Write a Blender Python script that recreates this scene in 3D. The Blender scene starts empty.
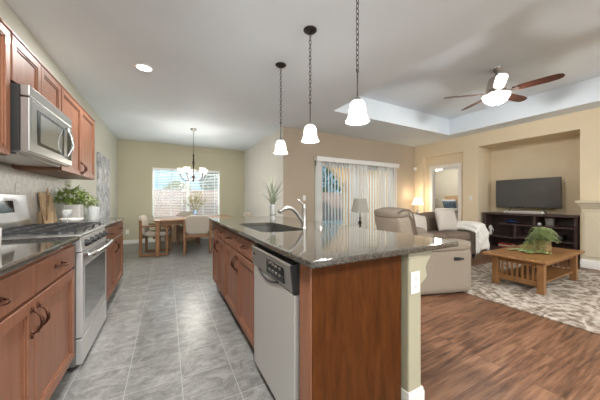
import bpy, bmesh, math, random
from mathutils import Vector, Matrix, Euler
R = math.radians
SC = bpy.context.scene
COL = SC.collection
random.seed(7)

# ------------------------------------------------------------------ camera, world, lights, exposure
cd = bpy.data.cameras.new('camera'); cam = bpy.data.objects.new('camera', cd); COL.objects.link(cam)
cam.location = (0, 0, 1.155); cam.rotation_euler = (R(90), 0, R(-28.3))
cd.sensor_width = 36; cd.lens = 36*247/600; cd.clip_start = .02; cd.clip_end = 200
SC.camera = cam
SC.view_settings.view_transform = 'Standard'; SC.view_settings.look = 'None'
SC.view_settings.gamma = 1; SC.view_settings.use_curve_mapping = False
SC.view_settings.exposure = 0.68
SC.cycles.use_denoising = True
SC.cycles.max_bounces = 8; SC.cycles.diffuse_bounces = 5; SC.cycles.glossy_bounces = 4
SC.cycles.transparent_max_bounces = 16
SC.cycles.sample_clamp_indirect = 6
SC.cycles.caustics_reflective = False; SC.cycles.caustics_refractive = False

W = bpy.data.worlds.new('sky'); SC.world = W; W.use_nodes = True
bgn = W.node_tree.nodes['Background']
bgn.inputs[0].default_value = (.30, .56, .74, 1); bgn.inputs[1].default_value = .9

def lamp(name, kind, loc, energy, color=(1, 1, 1), size=None, size_y=None, rot=None, radius=None, spread=None, shape=None):
    l = bpy.data.lights.new(name, kind); l.energy = energy; l.color = color
    if kind == 'AREA':
        l.shape = shape or ('RECTANGLE' if size_y else 'DISK'); l.size = size
        if size_y: l.size_y = size_y
        if spread: l.spread = R(spread)
    elif kind == 'POINT': l.shadow_soft_size = radius or .05
    elif kind == 'SUN': l.angle = R(3)
    o = bpy.data.objects.new(name, l); COL.objects.link(o); o.location = loc
    if rot: o.rotation_euler = rot
    return o
def aim(frm, to):
    return (Vector(to)-Vector(frm)).to_track_quat('-Z', 'Y').to_euler()

lamp('sun', 'SUN', (0, 0, 20), 1.3, (1, .93, .82), rot=aim((-3, -6, 6), (3, 9, 0)))
# added fill lamps, set in unseen made-up windows behind the camera
lamp('daylight_fill', 'AREA', (.3, -6.3, 1.5), 85, (.90, .96, 1), 2.6, 1.9, rot=aim((0, 0, 0), (.02, 1, .85)))
lamp('daylight_fill', 'AREA', (4.9, -6.3, 1.5), 85, (.92, .96, 1), 2.6, 1.9, rot=aim((0, 0, 0), (-.02, 1, .85)))
# skylight falling steeply through the patio door and the dining window, high above the view through them
lamp('daylight_fill', 'AREA', (4.35, 6.0, 3.1), 60, (.92, .97, 1), 2.6, 1.2, rot=aim((0, 6.0, 3.1), (0, 4.4, .8)))
lamp('daylight_fill', 'AREA', (.54, 9.3, 3.1), 220, (.84, .94, 1), 2.2, 1.2, rot=aim((0, 9.3, 3.1), (0, 7.0, 1.1)))

# ------------------------------------------------------------------ mesh builder
MATS = {}
ROOTM = {}
class MB:
    def __init__(s, M=None):
        s.bm = bmesh.new(); s.M = M or Matrix.Identity(4)
    def _in(s, t, M=None):
        me = bpy.data.meshes.new('tmp'); t.to_mesh(me); t.free()
        me.transform(s.M @ (M or Matrix.Identity(4)))
        s.bm.from_mesh(me); bpy.data.meshes.remove(me)
        return s
    def box(s, x0, x1, y0, y1, z0, z1, b=0, seg=1, M=None):
        if x0 > x1: x0, x1 = x1, x0
        if y0 > y1: y0, y1 = y1, y0
        if z0 > z1: z0, z1 = z1, z0
        t = bmesh.new(); bmesh.ops.create_cube(t, size=1)
        for v in t.verts:
            v.co = Vector(((x0+x1)/2+v.co.x*(x1-x0), (y0+y1)/2+v.co.y*(y1-y0), (z0+z1)/2+v.co.z*(z1-z0)))
        if b:
            b = min(b, .49*min(x1-x0, y1-y0, z1-z0))
            bmesh.ops.bevel(t, geom=t.edges[:], offset=b, segments=seg, profile=.5, affect='EDGES')
        return s._in(t, M)
    def cyl(s, p0, p1, r0, r1=None, n=16, cap=True):
        p0, p1 = Vector(p0), Vector(p1); d = p1-p0; L = d.length
        t = bmesh.new()
        bmesh.ops.create_cone(t, cap_ends=cap, segments=n, radius1=r0, radius2=r0 if r1 is None else r1, depth=L)
        q = d.to_track_quat('Z', 'Y').to_matrix().to_4x4()
        return s._in(t, Matrix.Translation((p0+p1)/2) @ q)
    def lathe(s, c, prof, n=24, cap=False):
        t = bmesh.new(); rings = []
        for r, z in prof:
            rings.append([t.verts.new((c[0]+max(r, 1e-4)*math.cos(2*math.pi*i/n), c[1]+max(r, 1e-4)*math.sin(2*math.pi*i/n), c[2]+z)) for i in range(n)])
        for a, b in zip(rings, rings[1:]):
            for i in range(n):
                t.faces.new((a[i], a[(i+1) % n], b[(i+1) % n], b[i]))
        if cap:
            t.faces.new(rings[0][::-1]); t.faces.new(rings[-1])
        bmesh.ops.recalc_face_normals(t, faces=t.faces[:])
        return s._in(t)
    def tube(s, pts, r, n=8, closed=False):
        pts = [Vector(p) for p in pts]; t = bmesh.new(); rings = []; N = len(pts)
        rs = r if isinstance(r, (list, tuple)) else [r]*N
        up = Vector((0, 0, 1))
        for k, p in enumerate(pts):
            a = pts[(k-1) % N] if (closed or k > 0) else p
            b = pts[(k+1) % N] if (closed or k < N-1) else p
            d = (b-a).normalized()
            u = d.cross(up)
            if u.length < .05: u = d.cross(Vector((0, 1, 0)))
            u.normalize(); v = d.cross(u).normalized()
            if rings and u.dot(pu) < 0 and abs(u.dot(pu)) > .3: u, v = -u, -v
            pu = u
            rings.append([t.verts.new(p+rs[k]*(math.cos(2*math.pi*i/n)*u+math.sin(2*math.pi*i/n)*v)) for i in range(n)])
        for k in range(N if closed else N-1):
            a, b = rings[k], rings[(k+1) % N]
            for i in range(n): t.faces.new((a[i], a[(i+1) % n], b[(i+1) % n], b[i]))
        if not closed: t.faces.new(rings[0][::-1]); t.faces.new(rings[-1])
        bmesh.ops.recalc_face_normals(t, faces=t.faces[:])
        return s._in(t)
    def prism(s, poly, axis, a, b, bev=0, seg=2):
        """poly of 2D points extruded along axis from a to b"""
        t = bmesh.new()
        def mk(p, w):
            return {'x': (w, p[0], p[1]), 'y': (p[0], w, p[1]), 'z': (p[0], p[1], w)}[axis]
        A = [t.verts.new(mk(p, a)) for p in poly]; B = [t.verts.new(mk(p, b)) for p in poly]
        t.faces.new(A); t.faces.new(B[::-1]); n = len(poly)
        for i in range(n): t.faces.new((A[i], B[i], B[(i+1) % n], A[(i+1) % n]))
        bmesh.ops.recalc_face_normals(t, faces=t.faces[:])
        if bev:
            es = [e for e in t.edges if len(e.link_faces) == 2 and e.calc_face_angle() > .5]
            bmesh.ops.bevel(t, geom=es, offset=bev, segments=seg, profile=.5, affect='EDGES')
        return s._in(t)
    def cushion(s, x0, x1, y0, y1, z0, z1, M=None, puff=.35, sub=3, wob=.0):
        t = bmesh.new(); bmesh.ops.create_cube(t, size=2)
        bmesh.ops.subdivide_edges(t, edges=t.edges[:], cuts=7, use_grid_fill=True)
        cx, cy, cz = (x0+x1)/2, (y0+y1)/2, (z0+z1)/2; hx, hy, hz = (x1-x0)/2, (y1-y0)/2, (z1-z0)/2
        e = 1/puff
        for v in t.verts:
            x, y, z = v.co
            m = max(abs(x), abs(y), abs(z)); l = (abs(x)**e*1+abs(y)**e+abs(z)**e)**(1/e)
            k = m/l if l else 1
            v.co = Vector((cx+x*k*hx, cy+y*k*hy, cz+z*k*hz))
            if wob: v.co += Vector([random.uniform(-wob, wob) for _ in range(3)])
        return s._in(t, M)
    def quad(s, *p):
        t = bmesh.new(); t.faces.new([t.verts.new(q) for q in p]); return s._in(t)
    def leaf(s, p, d, L, w, up=(0, 0, 1), droop=.2):
        p = Vector(p); d = Vector(d).normalized(); u = Vector(up)
        sd = d.cross(u)
        if sd.length < .05: sd = d.cross(Vector((1, 0, 0)))
        sd.normalize(); nn = sd.cross(d)
        bm = s.bm; M = s.M
        m = p+d*L*.45+nn*L*.06; e = p+d*L-nn*L*droop
        vs = [bm.verts.new(M @ q) for q in (p, m+sd*w/2, e, m-sd*w/2, m-nn*w*.15)]
        bm.faces.new((vs[0], vs[1], vs[4])); bm.faces.new((vs[1], vs[2], vs[4])); bm.faces.new((vs[2], vs[3], vs[4])); bm.faces.new((vs[3], vs[0], vs[4]))
        return s
    def build(s, name, mat, parent=None, smooth=None, world=False, sub=0):
        """world=True: coordinates are world ones, moved into the parent's frame; a parentless mesh gets its origin at its base"""
        me = bpy.data.meshes.new(name); s.bm.to_mesh(me); s.bm.free()
        m = mat if not isinstance(mat, str) else MATS[mat]
        me.materials.append(m)
        o = bpy.data.objects.new(name, me); COL.objects.link(o)
        if parent is not None:
            root = parent
            while root.parent: root = root.parent
            if world: me.transform(ROOTM[root.name].inverted())
            o.parent = parent
            if parent is not root:   # sub-part of a part lying at the root's origin
                o.location = (0, 0, 0)
            if parent.name in OFFS: me.transform(Matrix.Translation(-OFFS[parent.name]))
        else:
            xs = [v.co for v in me.vertices]
            c = Vector(((min(v.x for v in xs)+max(v.x for v in xs))/2, (min(v.y for v in xs)+max(v.y for v in xs))/2, min(v.z for v in xs)))
            me.transform(Matrix.Translation(-c)); o.location = c
            OFFS[o.name] = c
        if smooth:
            for p in me.polygons: p.use_smooth = True
            if smooth != True:
                for e in me.edges: pass
                try: me.set_sharp_from_angle(angle=R(smooth))
                except Exception: pass
        if sub:
            md = o.modifiers.new('subdivision', 'SUBSURF'); md.levels = sub; md.render_levels = sub
        return o
OFFS = {}
def tag(o, label=None, cat=None, group=None, kind=None):
    if label: o['label'] = label
    if cat: o['category'] = cat
    if group: o['group'] = group
    if kind: o['kind'] = kind
    return o
def thing(name, label, cat, loc, rz=0, group=None, kind=None):
    o = bpy.data.objects.new(name, None); COL.objects.link(o)
    o.location = loc; o.rotation_euler = (0, 0, rz); o.empty_display_size = .1
    ROOTM[o.name] = Matrix.Translation(loc) @ Matrix.Rotation(rz, 4, 'Z')
    tag(o, label, cat, group, kind); return o
def struct(name, mb, mat, smooth=None, cat=None):
    o = mb.build(name, mat, smooth=smooth); o['kind'] = 'structure'; return o
def copy_tree(o, parent=None):
    c = o.copy(); COL.objects.link(c)
    if parent: c.parent = parent
    for ch in list(o.children): copy_tree(ch, c)
    return c

# ------------------------------------------------------------------ materials
def nodes(name):
    m = bpy.data.materials.new(name); m.use_nodes = True; nt = m.node_tree
    return m, nt, nt.nodes['Principled BSDF']
def N(nt, t, **kw):
    n = nt.nodes.new(t)
    for k, v in kw.items():
        if k.startswith('i_'):
            n.inputs[k[2:].replace('_', ' ')].default_value = v
        else: setattr(n, k, v)
    return n
def sp(b, rough=.5, metal=0, spec=.5, coat=0):
    b.inputs['Roughness'].default_value = rough; b.inputs['Metallic'].default_value = metal
    b.inputs['Specular IOR Level'].default_value = spec; b.inputs['Coat Weight'].default_value = coat
    b.inputs['Coat Roughness'].default_value = .08
def ramp(nt, cols):
    r = nt.nodes.new('ShaderNodeValToRGB'); e = r.color_ramp.elements
    while len(e) < len(cols): e.new(.5)
    for el, (p, c) in zip(e, cols): el.position = p; el.color = (*c, 1)
    return r
def coord(nt, scale=(1, 1, 1), loc=(0, 0, 0), rot=(0, 0, 0), kind='pos'):
    mp = N(nt, 'ShaderNodeMapping'); mp.inputs['Scale'].default_value = scale; mp.inputs['Location'].default_value = loc; mp.inputs['Rotation'].default_value = rot
    if kind == 'pos': g = N(nt, 'ShaderNodeNewGeometry'); nt.links.new(g.outputs['Position'], mp.inputs[0])
    else: g = N(nt, 'ShaderNodeTexCoord'); nt.links.new(g.outputs['Object'], mp.inputs[0])
    return mp
def bump(nt, b, src, strength=.2, dist=.005):
    bp = N(nt, 'ShaderNodeBump'); bp.inputs['Strength'].default_value = strength; bp.inputs['Distance'].default_value = dist
    nt.links.new(src, bp.inputs['Height']); nt.links.new(bp.outputs[0], b.inputs['Normal'])
def plain(name, c, rough=.5, metal=0, spec=.5, coat=0, noise=0, scale=30, bmp=0, alpha=None, emit=None, es=0):
    m, nt, b = nodes(name); sp(b, rough, metal, spec, coat)
    b.inputs['Base Color'].default_value = (*c, 1)
    if noise or bmp:
        t = N(nt, 'ShaderNodeTexNoise', i_Scale=scale, i_Detail=4.0); nt.links.new(coord(nt, kind='obj').outputs[0], t.inputs['Vector'])
        r = ramp(nt, [(.3, tuple(x*(1-noise) for x in c)), (.7, tuple(min(1, x*(1+noise)) for x in c))])
        nt.links.new(t.outputs['Fac'], r.inputs[0]); nt.links.new(r.outputs[0], b.inputs['Base Color'])
        if bmp: bump(nt, b, t.outputs['Fac'], bmp)
    if emit: b.inputs['Emission Color'].default_value = (*emit, 1); b.inputs['Emission Strength'].default_value = es
    MATS[name] = m; return m
def wood(name, c1, c2, scale=(14, 14, 1.4), rough=.4, coat=.08, kind='pos', det=6, spec=.4):
    m, nt, b = nodes(name); sp(b, rough, 0, spec, coat)
    mp = coord(nt, scale, kind=kind)
    t = N(nt, 'ShaderNodeTexNoise', i_Scale=2.2, i_Detail=float(det), i_Roughness=.62, i_Distortion=.7); nt.links.new(mp.outputs[0], t.inputs['Vector'])
    r = ramp(nt, [(.28, c1), (.72, c2)]); nt.links.new(t.outputs['Fac'], r.inputs[0]); nt.links.new(r.outputs[0], b.inputs['Base Color'])
    bump(nt, b, t.outputs['Fac'], .08, .002)
    MATS[name] = m; return m

def wall_paint(name, c):
    m, nt, b = nodes(name); sp(b, .75, 0, .25)
    t = N(nt, 'ShaderNodeTexNoise', i_Scale=60.0, i_Detail=3.0); nt.links.new(coord(nt).outputs[0], t.inputs['Vector'])
    t2 = N(nt, 'ShaderNodeTexNoise', i_Scale=1.2); nt.links.new(coord(nt).outputs[0], t2.inputs['Vector'])
    r = ramp(nt, [(.3, tuple(x*.97 for x in c)), (.7, tuple(x*1.03 for x in c))]); nt.links.new(t2.outputs['Fac'], r.inputs[0]); nt.links.new(r.outputs[0], b.inputs['Base Color'])
    bump(nt, b, t.outputs['Fac'], .15, .002)
    MATS[name] = m
wall_paint('paint_lit_olive', (.50, .465, .34)); wall_paint('paint_lit_sage', (.55, .55, .48)); wall_paint('paint_lit_pale', (.66, .645, .60))  # wall tones differ by the mixed light, put into each paint colour
wall_paint('paint_lit_taupe', (.44, .365, .28)); wall_paint('paint_lit_tan', (.74, .625, .45)); wall_paint('paint_cream', (.60, .53, .40))  # taupe and tan carry that light too; cream is the mantel's own
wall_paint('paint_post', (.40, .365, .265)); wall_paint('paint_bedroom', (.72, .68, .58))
wall_paint('ceiling_paint', (.76, .825, .885))
plain('white_trim', (.80, .78, .74), .4); plain('white_paint', (.86, .86, .84), .45)
plain('brick_cream', (.62, .55, .44), .7, noise=.05)

def tile_floor():
    m, nt, b = nodes('slate_tile'); sp(b, .32, 0, .5)
    mp = coord(nt, loc=(.224+.307*10, -1.47+.307*10, 0))
    br = N(nt, 'ShaderNodeTexBrick', offset=0.0, offset_frequency=1, i_Scale=1.0)
    for k, v in (('Brick Width', .307), ('Row Height', .307), ('Mortar Size', .0028), ('Mortar Smooth', .3), ('Bias', 0.0)): br.inputs[k].default_value = v
    br.inputs['Color1'].default_value = (.88, .88, .88, 1); br.inputs['Color2'].default_value = (1.08, 1.08, 1.08, 1); br.inputs['Mortar'].default_value = (1.15, 1.15, 1.12, 1)
    nt.links.new(mp.outputs[0], br.inputs['Vector'])
    n1 = N(nt, 'ShaderNodeTexNoise', i_Scale=7.0, i_Detail=11.0, i_Roughness=.8, i_Distortion=.9); nt.links.new(coord(nt, (1, 1.6, 1), rot=(0, 0, .5)).outputs[0], n1.inputs['Vector'])
    r = ramp(nt, [(.30, (.085, .085, .08)), (.46, (.165, .164, .156)), (.55, (.24, .238, .228)), (.70, (.37, .366, .35))]); nt.links.new(n1.outputs['Fac'], r.inputs[0])
    v = N(nt, 'ShaderNodeTexNoise', i_Scale=9.0, i_Detail=5.0, i_Roughness=.6, i_Distortion=3.0); nt.links.new(coord(nt, (1, 2.2, 1), rot=(0, 0, .5)).outputs[0], v.inputs['Vector'])
    vr = ramp(nt, [(.47, (0, 0, 0)), (.5, (1, 1, 1)), (.53, (0, 0, 0))]); nt.links.new(v.outputs['Fac'], vr.inputs[0])
    mx = N(nt, 'ShaderNodeMix', data_type='RGBA'); mx.inputs[7].default_value = (.42, .42, .40, 1)
    mm = N(nt, 'ShaderNodeMath', operation='MULTIPLY'); mm.inputs[1].default_value = .22; nt.links.new(vr.outputs[0], mm.inputs[0]); nt.links.new(mm.outputs[0], mx.inputs[0])
    nt.links.new(r.outputs[0], mx.inputs[6])
    mu = N(nt, 'ShaderNodeMix', data_type='RGBA', blend_type='MULTIPLY'); mu.inputs[0].default_value = 1
    nt.links.new(mx.outputs[2], mu.inputs[6]); nt.links.new(br.outputs['Color'], mu.inputs[7])
    mg = N(nt, 'ShaderNodeMix', data_type='RGBA'); nt.links.new(br.outputs['Fac'], mg.inputs[0]); nt.links.new(mu.outputs[2], mg.inputs[6]); mg.inputs[7].default_value = (.34, .34, .33, 1)
    nt.links.new(mg.outputs[2], b.inputs['Base Color'])
    bump(nt, b, n1.outputs['Fac'], .12, .004)
    MATS['slate_tile'] = m
tile_floor()
def plank_floor():
    m, nt, b = nodes('oak_planks'); sp(b, .38, 0, .45)
    br = N(nt, 'ShaderNodeTexBrick', offset=.37, offset_frequency=2, i_Scale=1.0)
    for k, v in (('Brick Width', 1.25), ('Row Height', .165), ('Mortar Size', .0028), ('Mortar Smooth', .1), ('Bias', 0.0)): br.inputs[k].default_value = v
    br.inputs['Color1'].default_value = (0, 0, 0, 1); br.inputs['Color2'].default_value = (1, 1, 1, 1); br.inputs['Mortar'].default_value = (.5, .5, .5, 1)
    nt.links.new(coord(nt, loc=(10, 10.05, 0)).outputs[0], br.inputs['Vector'])
    cb = N(nt, 'ShaderNodeCombineXYZ'); sx = N(nt, 'ShaderNodeMath', operation='MULTIPLY'); sx.inputs[1].default_value = 17.0
    nt.links.new(br.outputs['Color'], sx.inputs[0]); nt.links.new(sx.outputs[0], cb.inputs[2]); nt.links.new(sx.outputs[0], cb.inputs[0])
    ad = N(nt, 'ShaderNodeVectorMath', operation='ADD'); nt.links.new(coord(nt, (.38, 5.0, 1)).outputs[0], ad.inputs[0]); nt.links.new(cb.outputs[0], ad.inputs[1])
    n1 = N(nt, 'ShaderNodeTexNoise', i_Scale=1.5, i_Detail=2.5, i_Roughness=.45, i_Distortion=.5); nt.links.new(ad.outputs[0], n1.inputs['Vector'])
    w = N(nt, 'ShaderNodeMath', operation='MULTIPLY'); w.inputs[1].default_value = 40.0; nt.links.new(n1.outputs['Fac'], w.inputs[0])
    sn = N(nt, 'ShaderNodeMath', operation='SINE'); nt.links.new(w.outputs[0], sn.inputs[0])
    n2 = N(nt, 'ShaderNodeTexNoise', i_Scale=9.0, i_Detail=6.0, i_Roughness=.7); nt.links.new(ad.outputs[0], n2.inputs['Vector'])
    a1 = N(nt, 'ShaderNodeMath', operation='MULTIPLY_ADD'); a1.inputs[1].default_value = .075; nt.links.new(sn.outputs[0], a1.inputs[0]); nt.links.new(n2.outputs['Fac'], a1.inputs[2])
    a2 = N(nt, 'ShaderNodeMath', operation='MULTIPLY_ADD'); a2.inputs[1].default_value = .14; nt.links.new(br.outputs['Color'], a2.inputs[0]); nt.links.new(a1.outputs[0], a2.inputs[2])
    r = ramp(nt, [(.33, (.05, .021, .010)), (.46, (.112, .051, .027)), (.58, (.158, .076, .041)), (.75, (.235, .122, .07))]); nt.links.new(a2.outputs[0], r.inputs[0])
    k = N(nt, 'ShaderNodeTexNoise', i_Scale=2.3, i_Detail=2.0); nt.links.new(coord(nt, (1, 1.7, 1), loc=(3, 1, 0)).outputs[0], k.inputs['Vector'])
    kr = ramp(nt, [(.66, (1, 1, 1)), (.76, (.62, .55, .5))]); nt.links.new(k.outputs['Fac'], kr.inputs[0])
    mu = N(nt, 'ShaderNodeMix', data_type='RGBA', blend_type='MULTIPLY'); mu.inputs[0].default_value = 1; nt.links.new(r.outputs[0], mu.inputs[6]); nt.links.new(kr.outputs[0], mu.inputs[7])
    mg = N(nt, 'ShaderNodeMix', data_type='RGBA'); nt.links.new(br.outputs['Fac'], mg.inputs[0]); nt.links.new(mu.outputs[2], mg.inputs[6]); mg.inputs[7].default_value = (.10, .045, .025, 1)
    nt.links.new(mg.outputs[2], b.inputs['Base Color']); bump(nt, b, a1.outputs[0], .15, .002)
    MATS['oak_planks'] = m
plank_floor()
def rug_mat():
    m, nt, b = nodes('rug_wool'); sp(b, .95, 0, .1)
    v = N(nt, 'ShaderNodeTexNoise', i_Scale=1.6, i_Detail=2.0, i_Distortion=1.2); nt.links.new(coord(nt, (1, 1.5, 1)).outputs[0], v.inputs['Vector'])
    w = N(nt, 'ShaderNodeMath', operation='MULTIPLY'); w.inputs[1].default_value = 34.0; nt.links.new(v.outputs['Fac'], w.inputs[0])
    sn = N(nt, 'ShaderNodeMath', operation='SINE'); nt.links.new(w.outputs[0], sn.inputs[0])
    n2 = N(nt, 'ShaderNodeTexNoise', i_Scale=16.0, i_Detail=5.0, i_Roughness=.7); nt.links.new(coord(nt).outputs[0], n2.inputs['Vector'])
    a = N(nt, 'ShaderNodeMath', operation='MULTIPLY_ADD'); a.inputs[1].default_value = .085; nt.links.new(sn.outputs[0], a.inputs[0]); nt.links.new(n2.outputs['Fac'], a.inputs[2])
    r = ramp(nt, [(.32, (.14, .11, .085)), (.44, (.27, .22, .175)), (.52, (.38, .33, .275)), (.62, (.50, .45, .385)), (.8, (.58, .53, .47))]); nt.links.new(a.outputs[0], r.inputs[0]); nt.links.new(r.outputs[0], b.inputs['Base Color'])
    bump(nt, b, n2.outputs['Fac'], .4, .006)
    MATS['rug_wool'] = m
rug_mat()
def granite(name, dark=(.035, .033, .028), mid=(.10, .095, .08), lite=(.30, .28, .24), rough=.06):
    m, nt, b = nodes(name); sp(b, rough, 0, .9)
    v = N(nt, 'ShaderNodeTexNoise', i_Scale=120.0, i_Detail=6.0, i_Roughness=.75); nt.links.new(coord(nt).outputs[0], v.inputs['Vector'])
    r = ramp(nt, [(.36, dark), (.52, mid), (.66, lite)]); nt.links.new(v.outputs['Fac'], r.inputs[0]); nt.links.new(r.outputs[0], b.inputs['Base Color'])
    MATS[name] = m
granite('granite', (.022, .020, .017), (.06, .054, .045), (.17, .155, .13))
def stone(name, c, scale=14, rough=.45, mottle=.15, tile=None):  # noise mottling of the stone's own colour
    m, nt, b = nodes(name); sp(b, rough, 0, .4)
    v = N(nt, 'ShaderNodeTexNoise', i_Scale=float(scale), i_Detail=8.0, i_Roughness=.7, i_Distortion=.6); nt.links.new(coord(nt).outputs[0], v.inputs['Vector'])
    r = ramp(nt, [(.3, tuple(x*(1-mottle*1.6) for x in c)), (.7, tuple(min(1, x*(1+mottle)) for x in c))]); nt.links.new(v.outputs['Fac'], r.inputs[0])
    nt.links.new(r.outputs[0], b.inputs['Base Color']); bump(nt, b, v.outputs['Fac'], .2, .004)
    MATS[name] = m
stone('backsplash_stone', (.74, .715, .67), 26, .4, .18); stone('hearth_stone', (.42, .36, .31), 25, .6, .3)
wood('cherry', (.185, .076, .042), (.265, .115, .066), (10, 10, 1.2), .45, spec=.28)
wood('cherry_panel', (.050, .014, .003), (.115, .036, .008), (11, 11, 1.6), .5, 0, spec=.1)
wood('oak', (.17, .075, .027), (.28, .135, .05), (12, 12, 3), .42)
wood('table_oak', (.22, .10, .034), (.32, .16, .06), (4, 14, 14), .32)
wood('chair_oak', (.17, .08, .035), (.27, .14, .065), (12, 12, 4), .42, kind='obj')
wood('espresso', (.045, .025, .024), (.085, .052, .048), (3, 3, 14), .4)
wood('walnut', (.055, .02, .013), (.10, .04, .026), (6, 6, 6), .35)
wood('light_wood', (.50, .33, .18), (.64, .46, .28), (12, 12, 3), .5); wood('spoon_wood', (.30, .17, .08), (.45, .28, .15), (14, 14, 5), .5)
plain('shadow_gap', (.02, .012, .01), .8)
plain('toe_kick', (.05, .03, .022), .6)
plain('bronze', (.09, .035, .02), .32, .8)
plain('oil_bronze', (.045, .035, .03), .4, .8); plain('nickel', (.36, .34, .32), .28, 1)
plain('steel', (.60, .60, .59), .30, 1, noise=.03, scale=3); plain('steel_soft', (.56, .55, .535), .38, .6); plain('chrome', (.55, .55, .54), .18, 1)
plain('black_gloss', (.012, .012, .013), .12); plain('black', (.012, .012, .012), .5); plain('cast_iron', (.03, .03, .032), .28, spec=.8)
plain('sink_dark', (.10, .098, .09), .3, .5)
plain('oven_glass', (.10, .10, .10), .06, 0, 1.0); plain('mw_glass', (.20, .195, .17), .05, 0, 1.0, coat=.5)
plain('mw_steel', (.40, .395, .38), .3, .9)
plain('enamel', (.80, .81, .81), .2)
plain('screen', (.045, .042, .04), .2, 0, 1.0, coat=.6); plain('tv_frame', (.02, .015, .015), .3)
plain('fabric_greige', (.28, .235, .185), .85, spec=.2, noise=.08, scale=80, bmp=.2)
plain('fabric_taupe', (.19, .145, .11), .85, spec=.2, noise=.08, scale=80, bmp=.2)
plain('leather_edge', (.16, .12, .095), .6)
plain('fabric_chair', (.42, .37, .31), .9, spec=.2, noise=.06, scale=90, bmp=.2)
plain('pillow_white', (.55, .50, .45), .9, spec=.1, noise=.07, scale=60, bmp=.25); plain('throw_white', (.78, .755, .71), .95, spec=.1, noise=.12, scale=38, bmp=.6)
plain('bedding', (.82, .81, .79), .9, bmp=.1); plain('pillow_blue', (.13, .18, .24), .9, noise=.1, scale=20)
plain('plate_white', (.80, .78, .73), .4); plain('slot_dark', (.12, .11, .1), .6)
plain('ceramic_white', (.74, .72, .69), .25); plain('ceramic_blue', (.012, .022, .085), .15); plain('vase_grey', (.28, .28, .27), .3, .3)
plain('vase_glass_blue', (.30, .40, .52), .15); plain('book_red', (.42, .07, .045), .5); plain('book_cream', (.70, .64, .52), .6)
plain('leaf_green', (.27, .37, .08), .55, noise=.45, scale=25); plain('leaf_pale', (.46, .54, .26), .55, noise=.35, scale=25); plain('leaf_dusty', (.10, .115, .075), .7, noise=.3, scale=12)
plain('leaf_dry', (.27, .24, .075), .8, noise=.35, scale=25); plain('pot_brown', (.30, .20, .10), .35, noise=.3, scale=20); plain('soil', (.05, .035, .025), .9)
plain('tree_green', (.07, .13, .04), .8, noise=.5, scale=5); plain('tree_yellow', (.40, .40, .09), .8, noise=.4, scale=5); plain('bark', (.14, .10, .07), .9)
plain('stucco', (.62, .42, .245), .85, noise=.05, scale=20, bmp=.2); plain('patio_floor', (.45, .42, .38), .8, noise=.08, scale=10); plain('lawn', (.12, .17, .05), .95, noise=.3, scale=30)
plain('blind_white', (.84, .83, .80), .5); plain('fan_metal', (.62, .57, .53), .3, .9)
def glow(name, c, s, base=(.9, .9, .88)):
    m, nt, b = nodes(name); sp(b, .35); b.inputs['Base Color'].default_value = (*base, 1)
    b.inputs['Emission Color'].default_value = (*c, 1); b.inputs['Emission Strength'].default_value = s; MATS[name] = m
def frosted(name, c, s, k):
    m, nt, b = nodes(name); sp(b, .35); b.inputs['Base Color'].default_value = (.9, .9, .88, 1)
    b.inputs['Emission Color'].default_value = (*c, 1); b.inputs['Emission Strength'].default_value = s
    tr = N(nt, 'ShaderNodeBsdfTransparent'); mx = N(nt, 'ShaderNodeMixShader'); mx.inputs[0].default_value = k
    nt.links.new(tr.outputs[0], mx.inputs[1]); nt.links.new(b.outputs[0], mx.inputs[2]); nt.links.new(mx.outputs[0], nt.nodes['Material Output'].inputs[0])
    MATS[name] = m
frosted('lit_glass', (1, .98, .95), 1.1, .72); frosted('cup_glass', (1, .98, .93), .35, .75); frosted('lit_bowl', (1, .94, .84), .7, .72); glow('lit_disc', (1, .98, .95), 6)
glow('lit_shade_warm', (1, .83, .58), 1.1); glow('bed_light', (1, .93, .80), 1.2)
plain('shade_grey', (.38, .37, .32), .9)
def block_wall():
    m, nt, b = nodes('pink_block'); sp(b, .9, 0, .2)
    br = N(nt, 'ShaderNodeTexBrick', i_Scale=1.0)
    for k, v in (('Brick Width', .4), ('Row Height', .2), ('Mortar Size', .008)): br.inputs[k].default_value = v
    br.inputs['Color1'].default_value = (.50, .31, .25, 1); br.inputs['Color2'].default_value = (.58, .38, .31, 1); br.inputs['Mortar'].default_value = (.42, .28, .23, 1)
    nt.links.new(coord(nt, rot=(R(90), 0, 0)).outputs[0], br.inputs['Vector']); nt.links.new(br.outputs['Color'], b.inputs['Base Color']); MATS['pink_block'] = m
block_wall()
def pane_glass():
    m = bpy.data.materials.new('pane_glass'); m.use_nodes = True; nt = m.node_tree; nt.nodes.clear()
    o = N(nt, 'ShaderNodeOutputMaterial'); mx = N(nt, 'ShaderNodeMixShader'); tr = N(nt, 'ShaderNodeBsdfTransparent'); gl = N(nt, 'ShaderNodeBsdfGlossy'); gl.inputs['Roughness'].default_value = .02
    tr.inputs[0].default_value = (.97, .98, .98, 1); mx.inputs[0].default_value = .015
    nt.links.new(tr.outputs[0], mx.inputs[1]); nt.links.new(gl.outputs[0], mx.inputs[2]); nt.links.new(mx.outputs[0], o.inputs[0]); MATS['pane_glass'] = m
pane_glass()
def vessel_glass():
    m = bpy.data.materials.new('vessel_glass'); m.use_nodes = True; nt = m.node_tree; nt.nodes.clear()
    o = N(nt, 'ShaderNodeOutputMaterial'); mx = N(nt, 'ShaderNodeMixShader'); tr = N(nt, 'ShaderNodeBsdfTransparent'); gl = N(nt, 'ShaderNodeBsdfPrincipled')
    gl.inputs['Base Color'].default_value = (.75, .77, .76, 1); gl.inputs['Roughness'].default_value = .08; mx.inputs[0].default_value = .35
    nt.links.new(tr.outputs[0], mx.inputs[1]); nt.links.new(gl.outputs[0], mx.inputs[2]); nt.links.new(mx.outputs[0], o.inputs[0]); MATS['vessel_glass'] = m
vessel_glass()
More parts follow.
